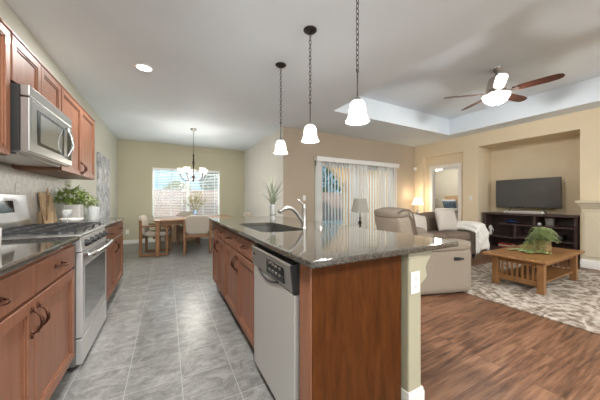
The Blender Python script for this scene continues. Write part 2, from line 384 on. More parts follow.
def canvas_mat():
    m, nt, b = nodes('canvas_print'); sp(b, .8, 0, .2)
    v = N(nt, 'ShaderNodeTexNoise', i_Scale=4.0, i_Detail=8.0, i_Roughness=.75, i_Distortion=1.2); nt.links.new(coord(nt).outputs[0], v.inputs['Vector'])
    r = ramp(nt, [(.3, (.10, .10, .11)), (.45, (.33, .34, .36)), (.55, (.55, .56, .58)), (.7, (.75, .75, .74))]); nt.links.new(v.outputs['Fac'], r.inputs[0]); nt.links.new(r.outputs[0], b.inputs['Base Color']); MATS['canvas_print'] = m
canvas_mat()

# ------------------------------------------------------------------ structure
H = 2.735; XL = -1.13; YD = 7.87; XM = 2.2; YP = 4.85; XT = 6.48; YB = -6.4
WX0, WX1, WZ0, WZ1 = -.36, 1.44, .66, 2.05          # dining window
struct('floor', MB().box(XL-.12, 1.25, YB-.12, YD+.12, -.1, 0).box(1.25, XM+.12, 3.62, YD+.12, -.1, 0), 'slate_tile')
struct('floor', MB().box(1.25, XT+.8, YB-.12, 3.62, -.1, 0).box(XM+.12, XT+.8, 3.62, YP+.12, -.1, 0).box(XT+.8, 10.6, 3.2, 7.7, -.1, 0).box(XT, XT+.8, YP+.12, 7.7, -.1, 0), 'oak_planks')
# ceiling with the raised tray over the living room
TX0, TX1, TY0, TY1, TZ = 2.6, 6.05, .12, 3.575, 3.12
m = MB().box(XL-.12, TX0, YB-.12, YP+.12, H, H+.1).box(XL-.12, XM+.12, YP+.12, YD+.12, H, H+.1).box(TX0, XT+.7, YB-.12, TY0, H, H+.1).box(TX0, XT+.7, TY1, YP+.12, H, H+.1).box(TX1, XT+.7, TY0, TY1, H, H+.1)
m.box(TX0-.08, TX0, TY0-.08, TY1+.08, H+.1, TZ+.1).box(TX1, TX1+.08, TY0-.08, TY1+.08, H+.1, TZ+.1).box(TX0, TX1, TY0-.08, TY0, H+.1, TZ+.1).box(TX0, TX1, TY1, TY1+.08, H+.1, TZ+.1).box(TX0, TX1, TY0, TY1, TZ, TZ+.1)
struct('ceiling', m, 'ceiling_paint')
struct('wall_left', MB().box(XL-.12, XL, YB-.12, YD+.12, 0, H), 'paint_lit_sage')
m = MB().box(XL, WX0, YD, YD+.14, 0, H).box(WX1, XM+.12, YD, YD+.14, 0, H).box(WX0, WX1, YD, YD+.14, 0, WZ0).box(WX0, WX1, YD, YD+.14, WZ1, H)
struct('wall_back', m, 'paint_lit_olive')
struct('wall_dining_right', MB().box(XM, XM+.12, YP+.003, YD, 0, H), 'paint_lit_pale')
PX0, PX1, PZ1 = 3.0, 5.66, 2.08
struct('wall_patio', MB().box(XM+.003, PX0, YP, YP+.14, 0, H).box(PX1, XT+.12, YP, YP+.14, 0, H).box(PX0, PX1, YP, YP+.14, PZ1, H), 'paint_lit_taupe')
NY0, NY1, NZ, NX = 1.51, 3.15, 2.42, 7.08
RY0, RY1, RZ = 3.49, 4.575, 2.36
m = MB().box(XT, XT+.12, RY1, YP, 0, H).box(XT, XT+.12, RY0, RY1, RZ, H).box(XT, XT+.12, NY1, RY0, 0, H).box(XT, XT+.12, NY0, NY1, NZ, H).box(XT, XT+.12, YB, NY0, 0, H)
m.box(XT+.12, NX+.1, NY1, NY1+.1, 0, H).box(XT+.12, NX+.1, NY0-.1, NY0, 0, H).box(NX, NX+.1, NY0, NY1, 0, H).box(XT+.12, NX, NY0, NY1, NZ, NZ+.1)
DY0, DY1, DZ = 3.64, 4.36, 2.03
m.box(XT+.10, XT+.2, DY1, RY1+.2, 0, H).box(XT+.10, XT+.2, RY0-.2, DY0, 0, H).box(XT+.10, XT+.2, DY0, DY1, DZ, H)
struct('wall_right', m, 'paint_lit_tan')
# wall behind the camera, with unseen openings added to let fill light in
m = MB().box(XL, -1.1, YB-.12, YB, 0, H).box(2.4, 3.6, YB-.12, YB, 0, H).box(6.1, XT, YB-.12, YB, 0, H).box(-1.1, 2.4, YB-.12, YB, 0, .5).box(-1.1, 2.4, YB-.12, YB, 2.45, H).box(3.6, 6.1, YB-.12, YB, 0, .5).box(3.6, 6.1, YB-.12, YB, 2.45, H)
struct('wall_front', m, 'paint_lit_tan')
# bedroom beyond the door
m = MB().box(XT+.2, 10.5, 7.6, 7.7, 0, 2.54).box(XT+.2, 10.5, 3.2, 3.3, 0, 2.54).box(10.4, 10.5, 3.2, 7.7, 0, 2.54)
m.box(XT+.1, XT+.2, RY1+.2, 7.7, 0, 2.54).box(XT+.1, XT+.2, 3.2, RY0-.2, 0, 2.54)
struct('wall_bedroom', m, 'paint_bedroom')
struct('wall_patio_side', MB().box(6.44, 6.575, YP+.145, 7.7, -.06, 3.0), 'stucco')
struct('ceiling', MB().box(XT+.2, 10.5, 3.2, 7.7, 2.44, 2.54), 'ceiling_paint')

# baseboards
def base_board(name, x0, x1, y0, y1, h=.105):
    struct(name, MB().box(x0, x1, y0, y1, 0, h-.012, .003).box(x0+(.004 if x1-x0 < .05 else 0), x1-(.004 if x1-x0 < .05 else 0), y0+(.004 if y1-y0 < .05 else 0), y1-(.004 if y1-y0 < .05 else 0), h-.02, h, .003), 'white_trim')
base_board('baseboard_back', XL+.017, XM-.017, YD-.016, YD)
base_board('baseboard_left', XL, XL+.016, 4.3, YD)
base_board('baseboard_dining_right', XM-.016, XM, YP+.003, YD-.017)
base_board('baseboard_patio', XM, PX0-.06, YP-.016, YP)
base_board('baseboard_patio', PX1+.06, XT-.016, YP-.016, YP)
base_board('baseboard_right', XT-.016, XT, RY1, YP-.017)
base_board('baseboard_right', XT-.016, XT, NY1, RY0)

# window_1 : dining window
w = thing('window_1', 'white framed dining window with horizontal blinds', 'window', ((WX0+WX1)/2, YD+.08, WZ0)); w['kind'] = 'structure'
fm = MB()
for (a, b, c, d) in ((WX0, WX0+.045, WZ0, WZ1), (WX1-.045, WX1, WZ0, WZ1), (WX0, WX1, WZ0, WZ0+.045), (WX0, WX1, WZ1-.045, WZ1), (.50, .58, WZ0, WZ1)):
    fm.box(a, b, YD+.06, YD+.12, c, d, .004)
fm.build('window_frame', 'white_trim', w, world=True)
MB().box(WX0+.04, .505, YD+.088, YD+.092, WZ0+.04, WZ1-.04).box(.575, WX1-.04, YD+.088, YD+.092, WZ0+.04, WZ1-.04).build('window_pane', 'pane_glass', w, world=True)
MB().box(WX0-.05, WX1+.05, YD-.035, YD+.06, WZ0-.03, WZ0, .006).build('window_sill', 'white_trim', w, world=True)
# horizontal blinds
bl = thing('window_blinds', 'white horizontal slat blinds over the dining window', 'blinds', ((WX0+WX1)/2, YD+.03, WZ0+.005))
MB().box(WX0+.01, WX1-.01, YD-.005, YD+.055, WZ1-.07, WZ1-.003, .004).build('headrail', 'blind_white', bl, world=True)
sm = MB()
k = 0; z = WZ0+.05
while z < WZ1-.08:
    for a, b in ((WX0+.015, .533), (.547, WX1-.015)):
        sm.box(a, b, -.024, .024, -.0016, .0016, M=Matrix.Translation((0, YD+.03, z)) @ Matrix.Rotation(R(-15), 4, 'X'))
    z += .0455
sm.build('slats', 'blind_white', bl, world=True)
MB().box(WX0+.015, .533, YD+.005, YD+.055, WZ0+.006, WZ0+.028, .004).box(.547, WX1-.015, YD+.005, YD+.055, WZ0+.006, WZ0+.028, .004).build('bottom_rail', 'blind_white', bl, world=True)
cm = MB()
for x in (-.2, .1, .38, .68, .95, 1.28): cm.box(x-.009, x+.009, YD+.0035, YD+.0047, WZ0+.02, WZ1-.06)
cm.build('ladder_tape', 'blind_white', bl, world=True)

# door_1 : sliding patio door
d1 = thing('door_1', 'white sliding glass patio door behind vertical blinds', 'door', ((PX0+PX1)/2, YP+.09, 0)); d1['kind'] = 'structure'
fm = MB()
mid = (PX0+PX1)/2
for (a, b, c, d) in ((PX0, PX0+.05, 0, PZ1), (PX1-.05, PX1, 0, PZ1), (PX0, PX1, 0, .05), (PX0, PX1, PZ1-.05, PZ1)): fm.box(a, b, YP+.05, YP+.13, c, d, .004)
fm.build('door_frame', 'white_trim', d1, world=True)
for a, b, y in ((PX0+.05, mid+.03, .07), (mid-.03, PX1-.05, .10)):
    s_ = MB()
    for (p, q, c, d) in ((a, a+.06, .05, PZ1-.05), (b-.06, b, .05, PZ1-.05), (a, b, .05, .13), (a, b, PZ1-.12, PZ1-.05)): s_.box(p, q, YP+y, YP+y+.025, c, d, .003)
    so = s_.build('sliding_panel', 'white_trim', d1, world=True)
    MB().box(a+.055, b-.055, YP+y+.01, YP+y+.014, .125, PZ1-.115).build('glass_pane', 'pane_glass', so, world=True)
# vertical blinds
vb = thing('vertical_blinds', 'white vertical slat blinds hanging over the patio door under a valance', 'blinds', (4.34, 4.79, .03))
MB().box(2.985, 5.70, 4.745, 4.755, 2.045, 2.155, .004).box(2.985, 3.0, 4.745, YP, 2.045, 2.155, .003).box(5.685, 5.70, 4.745, YP, 2.045, 2.155, .003).box(2.985, 5.70, 4.745, YP, 2.145, 2.157, .003).build('valance', 'blind_white', vb, world=True)
MB().box(3.02, 5.67, 4.78, 4.82, 2.09, 2.13, .004).build('headrail', 'blind_white', vb, world=True)
x = 3.045; i = 0
while x < 5.66:
    if x < 3.14: ang = -70
    elif x < 3.95: ang = -20
    elif x < 4.56: ang = -80
    elif x < 4.88: ang = -28
    elif x < 5.18: ang = -80
    elif x < 5.26: ang = -36
    else: ang = -80
    if ang == -80: ang = -78 if i % 2 else -60
    M_ = Matrix.Translation((x, 4.80, 0)) @ Matrix.Rotation(R(ang), 4, 'Z')
    MB().box(-.001, .001, -.0445, .0445, .04, 2.095, M=M_).build('slat', 'blind_white', vb, world=True)
    x += .03 if x < 3.14 else (.0925 if ang in (-20, -28, -36) else .066); i += 1

# door_2 : bedroom doorway casing
d2 = thing('door_2', 'cream cased doorway into the bedroom', 'doorway', (XT+.1, 4.0, 0)); d2['kind'] = 'structure'
MB().box(XT+.08, XT+.215, DY0-.075, DY0+.012, 0, DZ-.012, .004).box(XT+.08, XT+.215, DY1-.012, DY1+.075, 0, DZ-.012, .004).box(XT+.08, XT+.215, DY0-.075, DY1+.075, DZ-.012, DZ+.075, .004).build('door_casing', 'white_trim', d2, world=True)

# ------------------------------------------------------------------ exterior
struct('ground', MB().box(-14, XM+.1, YD+.15, 26, -.2, -.06).box(XM+.13, XT-.05, YP+.15, 26, -.2, -.06).box(XT-.05, 22, 7.75, 26, -.2, -.06), 'patio_floor')
tag(MB().box(-9, 14, 12.4, 12.6, -.06, 1.55).box(-9.05, 14.05, 12.36, 12.64, 1.55, 1.62).build('garden_wall', 'pink_block'), 'pinkish block garden wall seen through the blinds', 'wall')
m = MB()   # patio arch
cx, hw, zs = 4.33, 1.75, 1.05
poly = [(2.36, -.06), (2.36, 3.0), (6.42, 3.0), (6.42, -.06), (cx+hw, -.06), (cx+hw, zs)]
for k in range(1, 16): a = math.pi*k/16; poly.append((cx+hw*math.cos(a), zs+1.6*math.sin(a)))
poly += [(cx-hw, zs), (cx-hw, -.06)]
m.prism(poly, 'y', 7.5, 7.75)
tag(m.build('patio_arch', 'stucco'), 'tan stucco arch of the patio outside the sliding door', 'arch')
def tree(x, y, h, r, mat, label):
    t = thing('garden_tree', label, 'tree', (x, y, -.06), group='trees beyond the garden wall')
    MB().tube([(0, 0, 0), (.05, 0, h*.4), (0, .05, h*.7)], [.12, .09, .05]).build('trunk', 'bark', t)
    l = MB()
    for k in range(1500):
        a = random.uniform(0, 6.283); b = random.uniform(-1, 1); rr = r*random.uniform(.45, 1)**.5*random.uniform(.75, 1.1)
        q = Vector((rr*math.cos(a)*math.sqrt(1-b*b), rr*math.sin(a)*math.sqrt(1-b*b), h*.68+rr*.85*b))
        l.leaf(q, (random.uniform(-1, 1), random.uniform(-1, 1), random.uniform(-.6, .8)), .28, .16)
    l.build('crown', mat, t)
tree(-2.4, 15.5, 4.2, 1.5, 'tree_green', 'dark green tree at the left of the dining window view')
tree(.5, 15.5, 2.3, .75, 'tree_yellow', 'yellow-green bush showing over the garden wall in the dining window')
tree(2.7, 15.7, 3.4, 1.0, 'tree_green', 'green tree right of the yellow bush in the dining window')
tree(10.1, 14.9, 4.4, 1.9, 'tree_green', 'green tree seen through the patio arch')
tree(6.6, 15.2, 3.6, 1.3, 'tree_yellow', 'lighter tree seen at the right of the patio arch')

# ------------------------------------------------------------------ cabinet parts
def shaker(mb, xf, dr, y0, y1, z0, z1, fr=.055, th=.02):
    """framed door on plane x=xf, facing dr (+1/-1 along x)"""
    a, b = xf, xf+dr*th
    mb.box(a, b, y0, y0+fr, z0, z1, .003).box(a, b, y1-fr, y1, z0, z1, .003).box(a, b, y0+fr-.002, y1-fr+.002, z0, z0+fr, .003).box(a, b, y0+fr-.002, y1-fr+.002, z1-fr, z1, .003)
    mb.box(a, xf+dr*(th-.013), y0+fr-.01, y1-fr+.01, z0+fr-.01, z1-fr+.01)
    g = .012  # moulding step
    for (p, q, r_, s_) in ((y0+fr, y0+fr+g, z0+fr, z1-fr), (y1-fr-g, y1-fr, z0+fr, z1-fr), (y0+fr, y1-fr, z0+fr, z0+fr+g), (y0+fr, y1-fr, z1-fr-g, z1-fr)):
        mb.box(a, xf+dr*(th-.006), p, q, r_, s_, .002)
    return mb
def pull(xf, dr, yc, zc, vertical=True, L=.115, parent=None):
    pts = []; rs = []
    for k in range(13):
        t = k/12; s = (t-.5)*L; o = .004+.034*math.sin(math.pi*t)**.6
        pts.append((xf+dr*o, yc+(0 if vertical else s), zc+(s if vertical else 0)))
        rs.append(.0042+.0045*math.sin(math.pi*t)**3)
    m = MB().tube(pts, rs)
    for e in (-1, 1):
        s = e*L/2
        q = (xf, yc+(0 if vertical else s), zc+(s if vertical else 0)); m.cyl(q, (q[0]+dr*.006, q[1], q[2]), .011, .007, 10)
        u = Vector((0, 0, 1)) if vertical else Vector((0, 1, 0))
        m.tube([Vector(q)+Vector((dr*.005, 0, 0)), Vector(q)+Vector((dr*.004, 0, 0))+u*e*.02], [.006, .003])
    return m.build('handle', 'bronze', parent, smooth=True, world=True)

def base_unit(label, xb, xf, dr, y0, y1, splits, hdoor, mat='cherry', kick=True, group='base cabinets'):
    """base cabinet: body from xb to the face xf; splits: y limits of the bays; hdoor: handle side per door"""
    t = thing('base_cabinet', label, 'cabinet', ((xb+xf)/2, (y0+y1)/2, 0), group=group)
    f = xf-dr*.02
    if group == 'island cabinets' and y0 < 2:      # open top under the sink
        m = MB().box(xb, f, y0, y1, .10, .68)
        for q in ((f+.018, f, y0, y1), (xb, xb-.018, y0, y1), (xb, f, y0, y0+.018), (xb, f, y1-.018, y1)): m.box(*q, .68, .882)
    else: m = MB().box(xb, f, y0, y1, .10, .882)
    m.build('body', mat, t, world=True)
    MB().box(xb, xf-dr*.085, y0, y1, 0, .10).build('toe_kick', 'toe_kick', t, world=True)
    for i in range(len(splits)-1):
        a, b = splits[i]+.004, splits[i+1]-.004
        dw = MB().box(f, xf, a, b, .715, .855, .004).build('drawer', mat, t, world=True)
        pull(xf, dr, (a+b)/2, .79, False, .09, dw)
        dd = shaker(MB(), f, dr, a, b, .112, .700).build('door', mat, t, world=True)
        yh = (b-.028) if hdoor[i] > 0 else (a+.028)
        pull(xf, dr, yh, .60, True, .105, dd)
    return t
XC = -.54
base_unit('cherry base cabinet with two drawers and two doors nearest the camera at left', XL+.002, XC, 1, .96, 2.17, (.96, 1.59, 2.165), (1, -1))
base_unit('cherry base cabinet beyond the gas range on the left', XL+.002, XC, 1, 2.965, 4.22, (2.975, 3.62, 4.215), (1, -1))
# island cabinets
XI = .535
base_unit('cherry island cabinet next to the dishwasher, two drawers over two doors', 1.08, XI, -1, 1.625, 2.69, (1.63, 2.155, 2.685), (1, -1), group='island cabinets')
base_unit('cherry island cabinet at the far end beneath the counter', 1.08, XI, -1, 2.695, 3.46, (2.70, 3.075, 3.455), (1, -1), group='island cabinets')
# end panel with its stile and box behind
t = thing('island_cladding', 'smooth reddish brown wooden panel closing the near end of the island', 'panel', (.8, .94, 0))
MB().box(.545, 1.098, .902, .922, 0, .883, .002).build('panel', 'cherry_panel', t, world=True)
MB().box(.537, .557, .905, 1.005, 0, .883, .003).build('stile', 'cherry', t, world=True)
# pony wall behind the island with base
struct('wall_pony', MB().box(1.118, 1.22, .872, 3.46, 0, .883, .008, 2), 'paint_post')
m = MB().box(1.106, 1.233, .859, 3.47, 0, .125, .004).box(1.110, 1.229, .863, 3.466, .12, .142, .006, 2)
struct('baseboard_pony', m, 'white_trim')
struct('trim_1', MB().box(1.113, 1.226, .866, 3.46, .855, .883, .006, 2).box(1.116, 1.223, .869, 3.46, .84, .86, .006, 2), 'paint_post')
# corbel under the overhang
def corbel(y, label):
    poly = [(1.222, .883), (1.335, .883), (1.335, .855), (1.32, .84)]
    for k in range(9): a = k/8; poly.append((1.318-.03*a-.022*math.sin(a*3.14), .83-.09*a))
    for k in range(1, 8): a = k/7; poly.append((1.288-.055*a+.010*math.sin(a*6.28), .74-.07*a))
    poly.append((1.222, .665))
    MB_ = MB().prism(poly, 'y', y, y+.055, .003)
    tag(MB_.build('corbel', 'paint_post'), label, 'corbel', 'corbels under the island overhang')
corbel(.885, 'cream scrolled corbel under the island overhang beside the post with the outlet')

# island countertop with sink cut-out
def rrect(x0, x1, y0, y1, r, n=6):
    out = []
    for cx_, cy_, a0 in ((x1-r, y1-r, 0), (x0+r, y1-r, 90), (x0+r, y0+r, 180), (x1-r, y0+r, 270)):
        for k in range(n+1):
            a = R(a0+90*k/n); out.append((cx_+r*math.cos(a), cy_+r*math.sin(a)))
    return out
def slab_hole(outer, hole, z0, z1):
    """slab between two loops with the same vertex count"""
    t = bmesh.new(); n = len(outer); L = []
    for z in (z0, z1):
        L.append(([t.verts.new((p[0], p[1], z)) for p in outer], [t.verts.new((p[0], p[1], z)) for p in hole]))
    for i in range(n):
        j = (i+1) % n
        (o0, h0), (o1, h1) = L
        t.faces.new((o1[i], o1[j], h1[j], h1[i])); t.faces.new((o0[j], o0[i], h0[i], h0[j]))
        t.faces.new((o0[i], o0[j], o1[j], o1[i])); t.faces.new((h0[j], h0[i], h1[i], h1[j]))
    bmesh.ops.recalc_face_normals(t, faces=t.faces[:])
    return t
IX0, IX1, IY0, IY1 = .495, 1.503, .828, 3.49
SX0, SX1, SY0, SY1 = .625, 1.0, 1.72, 2.52
m = MB(); hole = rrect(SX0, SX1, SY0, SY1, .09, 7); outer = rrect(IX0, IX1, IY0, IY1, .012, 7)
t_ = slab_hole(outer, hole, .884, .914)
es = [e for e in t_.edges if len(e.link_faces) == 2 and e.calc_face_angle() > 1 and abs(e.verts[0].co.z-e.verts[1].co.z) < 1e-4 and all(v.co.x < IX0+.02 or v.co.x > IX1-.02 or v.co.y < IY0+.02 or v.co.y > IY1-.02 for v in e.verts)]
bmesh.ops.bevel(t_, geom=es, offset=.007, segments=2, profile=.5, affect='EDGES')
m._in(t_)
tag(m.build('island_countertop', 'granite'), 'polished dark granite countertop on the kitchen island', 'countertop')
# sink bowl
sk = thing('kitchen_sink', 'dark undermount sink let into the island granite', 'sink', ((SX0+SX1)/2, (SY0+SY1)/2, .70))
m = MB(); t_ = bmesh.new()
loops = []
for (o, z, r) in ((.004, .883, .09), (.004, .87, .09), (-.012, .72, .075), (-.04, .70, .05)):
    loops.append([t_.verts.new((p[0], p[1], z)) for p in rrect(SX0-o, SX1+o, SY0-o, SY1+o, r, 7)])
for a, b in zip(loops, loops[1:]):
    for i in range(len(a)): t_.faces.new((a[i], a[(i+1) % len(a)], b[(i+1) % len(a)], b[i]))
t_.faces.new(loops[-1]); bmesh.ops.recalc_face_normals(t_, faces=t_.faces[:]); m._in(t_)
m.build('bowl', 'sink_dark', sk, smooth=40, world=True)
MB().lathe((.81, 2.12, .701), [(0, .004), (.035, .004), (.04, .002), (.044, 0)]).build('drain', 'steel', sk, smooth=True, world=True)
# faucet
fx, fy = 1.035, 1.85
fc = thing('kitchen_faucet', 'brushed nickel single lever faucet arching over the sink', 'faucet', (fx, fy, .914))
MB().lathe((0, 0, 0), [(0, .0), (.034, 0), (.034, .004), (.03, .009), (0, .009)]).build('base_plate', 'nickel', fc, smooth=40)
MB().lathe((0, 0, .008), [(.024, 0), (.024, .01), (.0215, .02), (.0215, .155), (.023, .165), (.021, .182), (.012, .192), (0, .194)]).build('body', 'nickel', fc, smooth=50)
pts = [(-.005, 0, .035), (-.035, 0, .085), (-.07, 0, .135), (-.11, 0, .168), (-.15, 0, .178), (-.19, 0, .17), (-.222, 0, .152), (-.235, 0, .138)]
MB().tube(pts, [.017, .017, .016, .0155, .016, .017, .0185, .018], 12).build('spout', 'nickel', fc, smooth=True)
MB().tube([(0, 0, .19), (-.025, 0, .215), (-.058, .005, .245)], [.012, .008, .0065], 10).build('lever', 'nickel', fc, smooth=True)
tag(MB().lathe((1.12, 1.72, .9145), [(0, .002), (.02, .002), (.023, 0)], cap=False).lathe((1.12, 1.72, .915), [(.018, 0), (.018, .012), (.012, .018), (0, .019)]).build('air_gap_cap', 'nickel', smooth=50), 'small round metal cap on the granite beside the faucet', 'fitting')

# dishwasher
t = thing('dishwasher', 'stainless dishwasher with dark control panel at the near end of the island', 'dishwasher', (.8, 1.31, 0))
y0, y1 = 1.009, 1.617
MB().box(.56, 1.08, y0, y1, .09, .87).build('tub', 'black', t, world=True)
MB().box(.60, 1.05, y0+.02, y1-.02, 0, .09).build('toe_kick', 'black', t, world=True)
dw = MB().box(.517, .56, y0+.006, y1-.003, .075, .715, .005, 2).build('door', 'steel_soft', t, world=True)
poly = [(.562, .722), (.515, .722), (.509, .735), (.500, .845), (.506, .853), (.562, .857)]
cp = MB().prism(poly, 'y', y0+.012, y1-.003).build('control_fascia', 'mw_steel', t, world=True)
MB().prism([(.565, .716), (.512, .716), (.497, .85), (.503, .858), (.565, .862)], 'y', y0-.0015, y0+.013).build('end_cap', 'black', t, world=True).name
MB().box(.502, .5125, 1.10, 1.34, .745, .838, M=None).build('control_panel', 'black_gloss', cp, world=True)
bm_ = MB()
for i in range(4):
    for j in range(2): bm_.box(.4985, .503, 1.14+i*.045, 1.165+i*.045, .765+j*.035, .778+j*.035, .001)
bm_.build('buttons', 'nickel', cp, world=True)
MB().box(.5005, .504, 1.55, 1.585, .80, .812).build('badge', 'black', cp, world=True)
pts = [(.512, 1.20+.3*k/10, .722-.028*math.sin(math.pi*k/10)) for k in range(11)]
MB().tube(pts, .006).build('pocket_handle', 'black', dw, world=True)

# left countertops (either side of the range)
CX = -.516
def lefttop(y0, y1, label):
    m = MB().box(XL+.002, CX, y0, y1, .884, .914, .008, 2).box(XL+.002, XL+.02, y0, y1, .912, .915)
    tag(m.build('countertop', 'granite'), label, 'countertop', 'granite counters along the left wall')
lefttop(.96, 2.176, 'polished granite counter nearest the camera along the left wall')
lefttop(2.963, 4.25, 'granite counter beyond the gas range, with the potted greenery on it')
struct('trim_2', MB().box(XL+.0005, XL+.012, .9, 4.08, .915, 1.42), 'backsplash_stone')

# gas range
ry0, ry1 = 2.185, 2.952
rg = thing('gas_range', 'stainless gas range with black grates between the left counters', 'stove', (-.8, (ry0+ry1)/2, 0))
MB().box(XL+.02, -.545, ry0, ry1, .03, .905).build('body', 'steel', rg, world=True)
for (px, py) in ((-1.0, ry0+.05), (-1.0, ry1-.05), (-.6, ry0+.05), (-.6, ry1-.05)): MB().cyl((px, py, 0), (px, py, .03), .018).build('foot', 'black', rg, world=True)
od = MB().box(-.545, -.508, ry0+.004, ry1-.004, .215, .795, .005, 2).build('oven_door', 'steel_soft', rg, world=True)
MB().box(-.5085, -.5065, ry0+.07, ry1-.07, .30, .69, .001).build('window', 'oven_glass', od, world=True)
hp = [(-.505, ry0+.03, .772), (-.462, ry0+.045, .772)]+[(-.462+.014*math.sin(math.pi*k/8), ry0+.05+(ry1-ry0-.10)*k/8, .772) for k in range(9)]+[(-.462, ry1-.045, .772), (-.505, ry1-.03, .772)]
MB().tube(hp, .018, 10).build('handle', 'chrome', od, smooth=True, world=True)
MB().box(-.545, -.508, ry0+.004, ry1-.004, .035, .205, .005, 2).build('drawer', 'steel_soft', rg, world=True)
MB().prism([(-.56, .80), (-.508, .80), (-.520, .895), (-.56, .905)], 'y', ry0+.002, ry1-.002, .003).build('knob_panel', 'steel_soft', rg, world=True)
for k in range(5):
    y = ry0+.10+k*(ry1-ry0-.2)/4
    kn = MB().cyl((-.514, y, .848), (-.497, y, .850), .026, .024, 18).cyl((-.497, y, .850), (-.478, y, .852), .018, .016, 18).build('knob', 'black', rg, smooth=35, world=True)
    MB().box(-.4785, -.4755, y-.003, y+.003, .838, .867).build('pointer', 'chrome', kn, world=True)
MB().box(XL+.06, -.513, ry0, ry1, .903, .918, .005, 2).build('cooktop', 'steel', rg, world=True)
MB().box(XL+.12, -.56, ry0+.03, ry1-.03, .916, .921, .002).build('burner_tray', 'steel', rg, world=True)
for px, py, r_ in ((-.68, ry0+.17, .045), (-.68, ry1-.17, .04), (-.93, ry0+.17, .035), (-.93, ry1-.17, .045), (-.80, (ry0+ry1)/2, .045)):
    MB().lathe((px, py, .920), [(r_+.012, 0), (r_+.01, .008), (r_, .012), (r_, .018), (0, .02)]).build('burner', 'cast_iron', rg, smooth=40, world=True)
gw = (ry1-ry0-.05)/3
for g in range(3):
    a = ry0+.025+g*gw+.004; b = a+gw-.008; gm = MB(); x0, x1 = XL+.11, -.545
    zt = .952
    for (p, q, r_, s_) in ((x0, x1, a, a+.014), (x0, x1, b-.014, b), (x0, x0+.014, a, b), (x1-.014, x1, a, b), (x0, x1, (a+b)/2-.007, (a+b)/2+.007)):
        gm.box(p, q, r_, s_, zt-.014, zt, .003)
    for xx in (.25, .5, .75): gm.box(x0+(x1-x0)*xx-.006, x0+(x1-x0)*xx+.006, a, b, zt-.012, zt+.002, .003)
    for px in (x0+.007, x1-.007):
        for py in (a+.007, b-.007): gm.box(px-.007, px+.007, py-.007, py+.007, .918, zt-.01)
    gm.build('grate', 'cast_iron', rg, world=True)
bg = MB().prism([(XL+.02, .905), (XL+.10, .905), (XL+.10, 1.0), (XL+.075, 1.205), (XL+.02, 1.205)], 'y', ry0, ry1, .008).build('backguard', 'enamel', rg, world=True)
MB().prism([(XL+.10, .925), (XL+.103, .925), (XL+.103, .99), (XL+.10, .99)], 'y', ry0+.01, ry1-.01).build('lower_trim', 'steel', bg, world=True)
sl = Matrix.Translation((XL+.0885, 2.57, 1.105)) @ Matrix.Rotation(R(-6.95), 4, 'Y')
MB().box(-.001, .003, -.15, .15, -.045, .045, .001, M=sl).build('display', 'black_gloss', bg, world=True)

# microwave
t = thing('microwave_oven', 'stainless over the range microwave with curved handle', 'microwave', (-.93, 2.53, 1.445))
my0, my1, mf = 2.13, 2.905, -.745
MB().box(XL+.003, mf-.045, my0, my1, 1.45, 1.862, .003).build('body', 'black', t, world=True)
md = MB().box(mf-.045, mf, my0, my1-.005, 1.455, 1.79, .006, 2).build('door', 'mw_steel', t, world=True)
MB().box(mf-.045, mf, my0, my1-.005, 1.795, 1.866, .006, 2).build('vent_panel', 'mw_steel', t, world=True)
wf = MB().box(mf-.001, mf+.0015, my0+.10, my1-.20, 1.515, 1.745, .001).build('window_border', 'black_gloss', md, world=True)
MB().box(mf+.001, mf+.0025, my0+.145, my1-.245, 1.535, 1.725, .0005).build('window', 'mw_glass', md, world=True)
MB().box(mf-.001, mf+.0015, my1-.125, my1-.02, 1.50, 1.75, .001).build('control_panel', 'black_gloss', md, world=True)
hp = [(mf+.0, my1-.16, 1.51)]+[(mf+.012+.035*math.sin(math.pi*k/10), my1-.16-.0*k, 1.512+.235*k/10) for k in range(11)]+[(mf+.0, my1-.16, 1.75)]
MB().tube(hp, .010, 10).build('handle', 'chrome', md, smooth=True, world=True)
MB().box(XL+.05, mf-.07, my0+.04, my1-.04, 1.437, 1.452, .004).build('grease_filter', 'steel', t, world=True)
MB().box(XL+.003, mf-.01, my0, my1, 1.449, 1.457, .002).build('bottom_plate', 'steel', t, world=True)

# wall cabinets
def upper(label, y0, y1, z0, z1, splits, hs, hz=1.50):
    t = thing('wall_cabinet', label, 'cabinet', (-.97, (y0+y1)/2, z0), group='wall cabinets')
    f = -.82
    MB().box(XL+.002, f-.02, y0, y1, z0, z1).build('body', 'cherry', t, world=True)
    MB().box(XL+.002, f+.002, y0, y1, z1, z1+.018, .004).build('crown_strip', 'cherry', t, world=True)
    for i in range(len(splits)-1):
        a, b = splits[i]+.004, splits[i+1]-.004
        dd = shaker(MB(), f-.02, 1, a, b, z0+.005, z1-.005, .05).build('door', 'cherry', t, world=True)
        if hs: pull(f, 1, (b-.025) if hs[i] > 0 else (a+.025), hz, True, .10, dd)
    return t
upper('cherry wall cabinet at the left edge nearest the camera', 1.2, 2.118, 1.413, 2.16, (1.2, 1.66, 2.115), (1, -1))
upper('short cherry wall cabinet above the microwave', 2.125, 2.912, 1.872, 2.16, (2.128, 2.52, 2.91), None)
upper('cherry wall cabinet with two handled doors right of the microwave', 2.92, 4.07, 1.413, 2.16, (2.922, 3.50, 4.068), (1, -1))

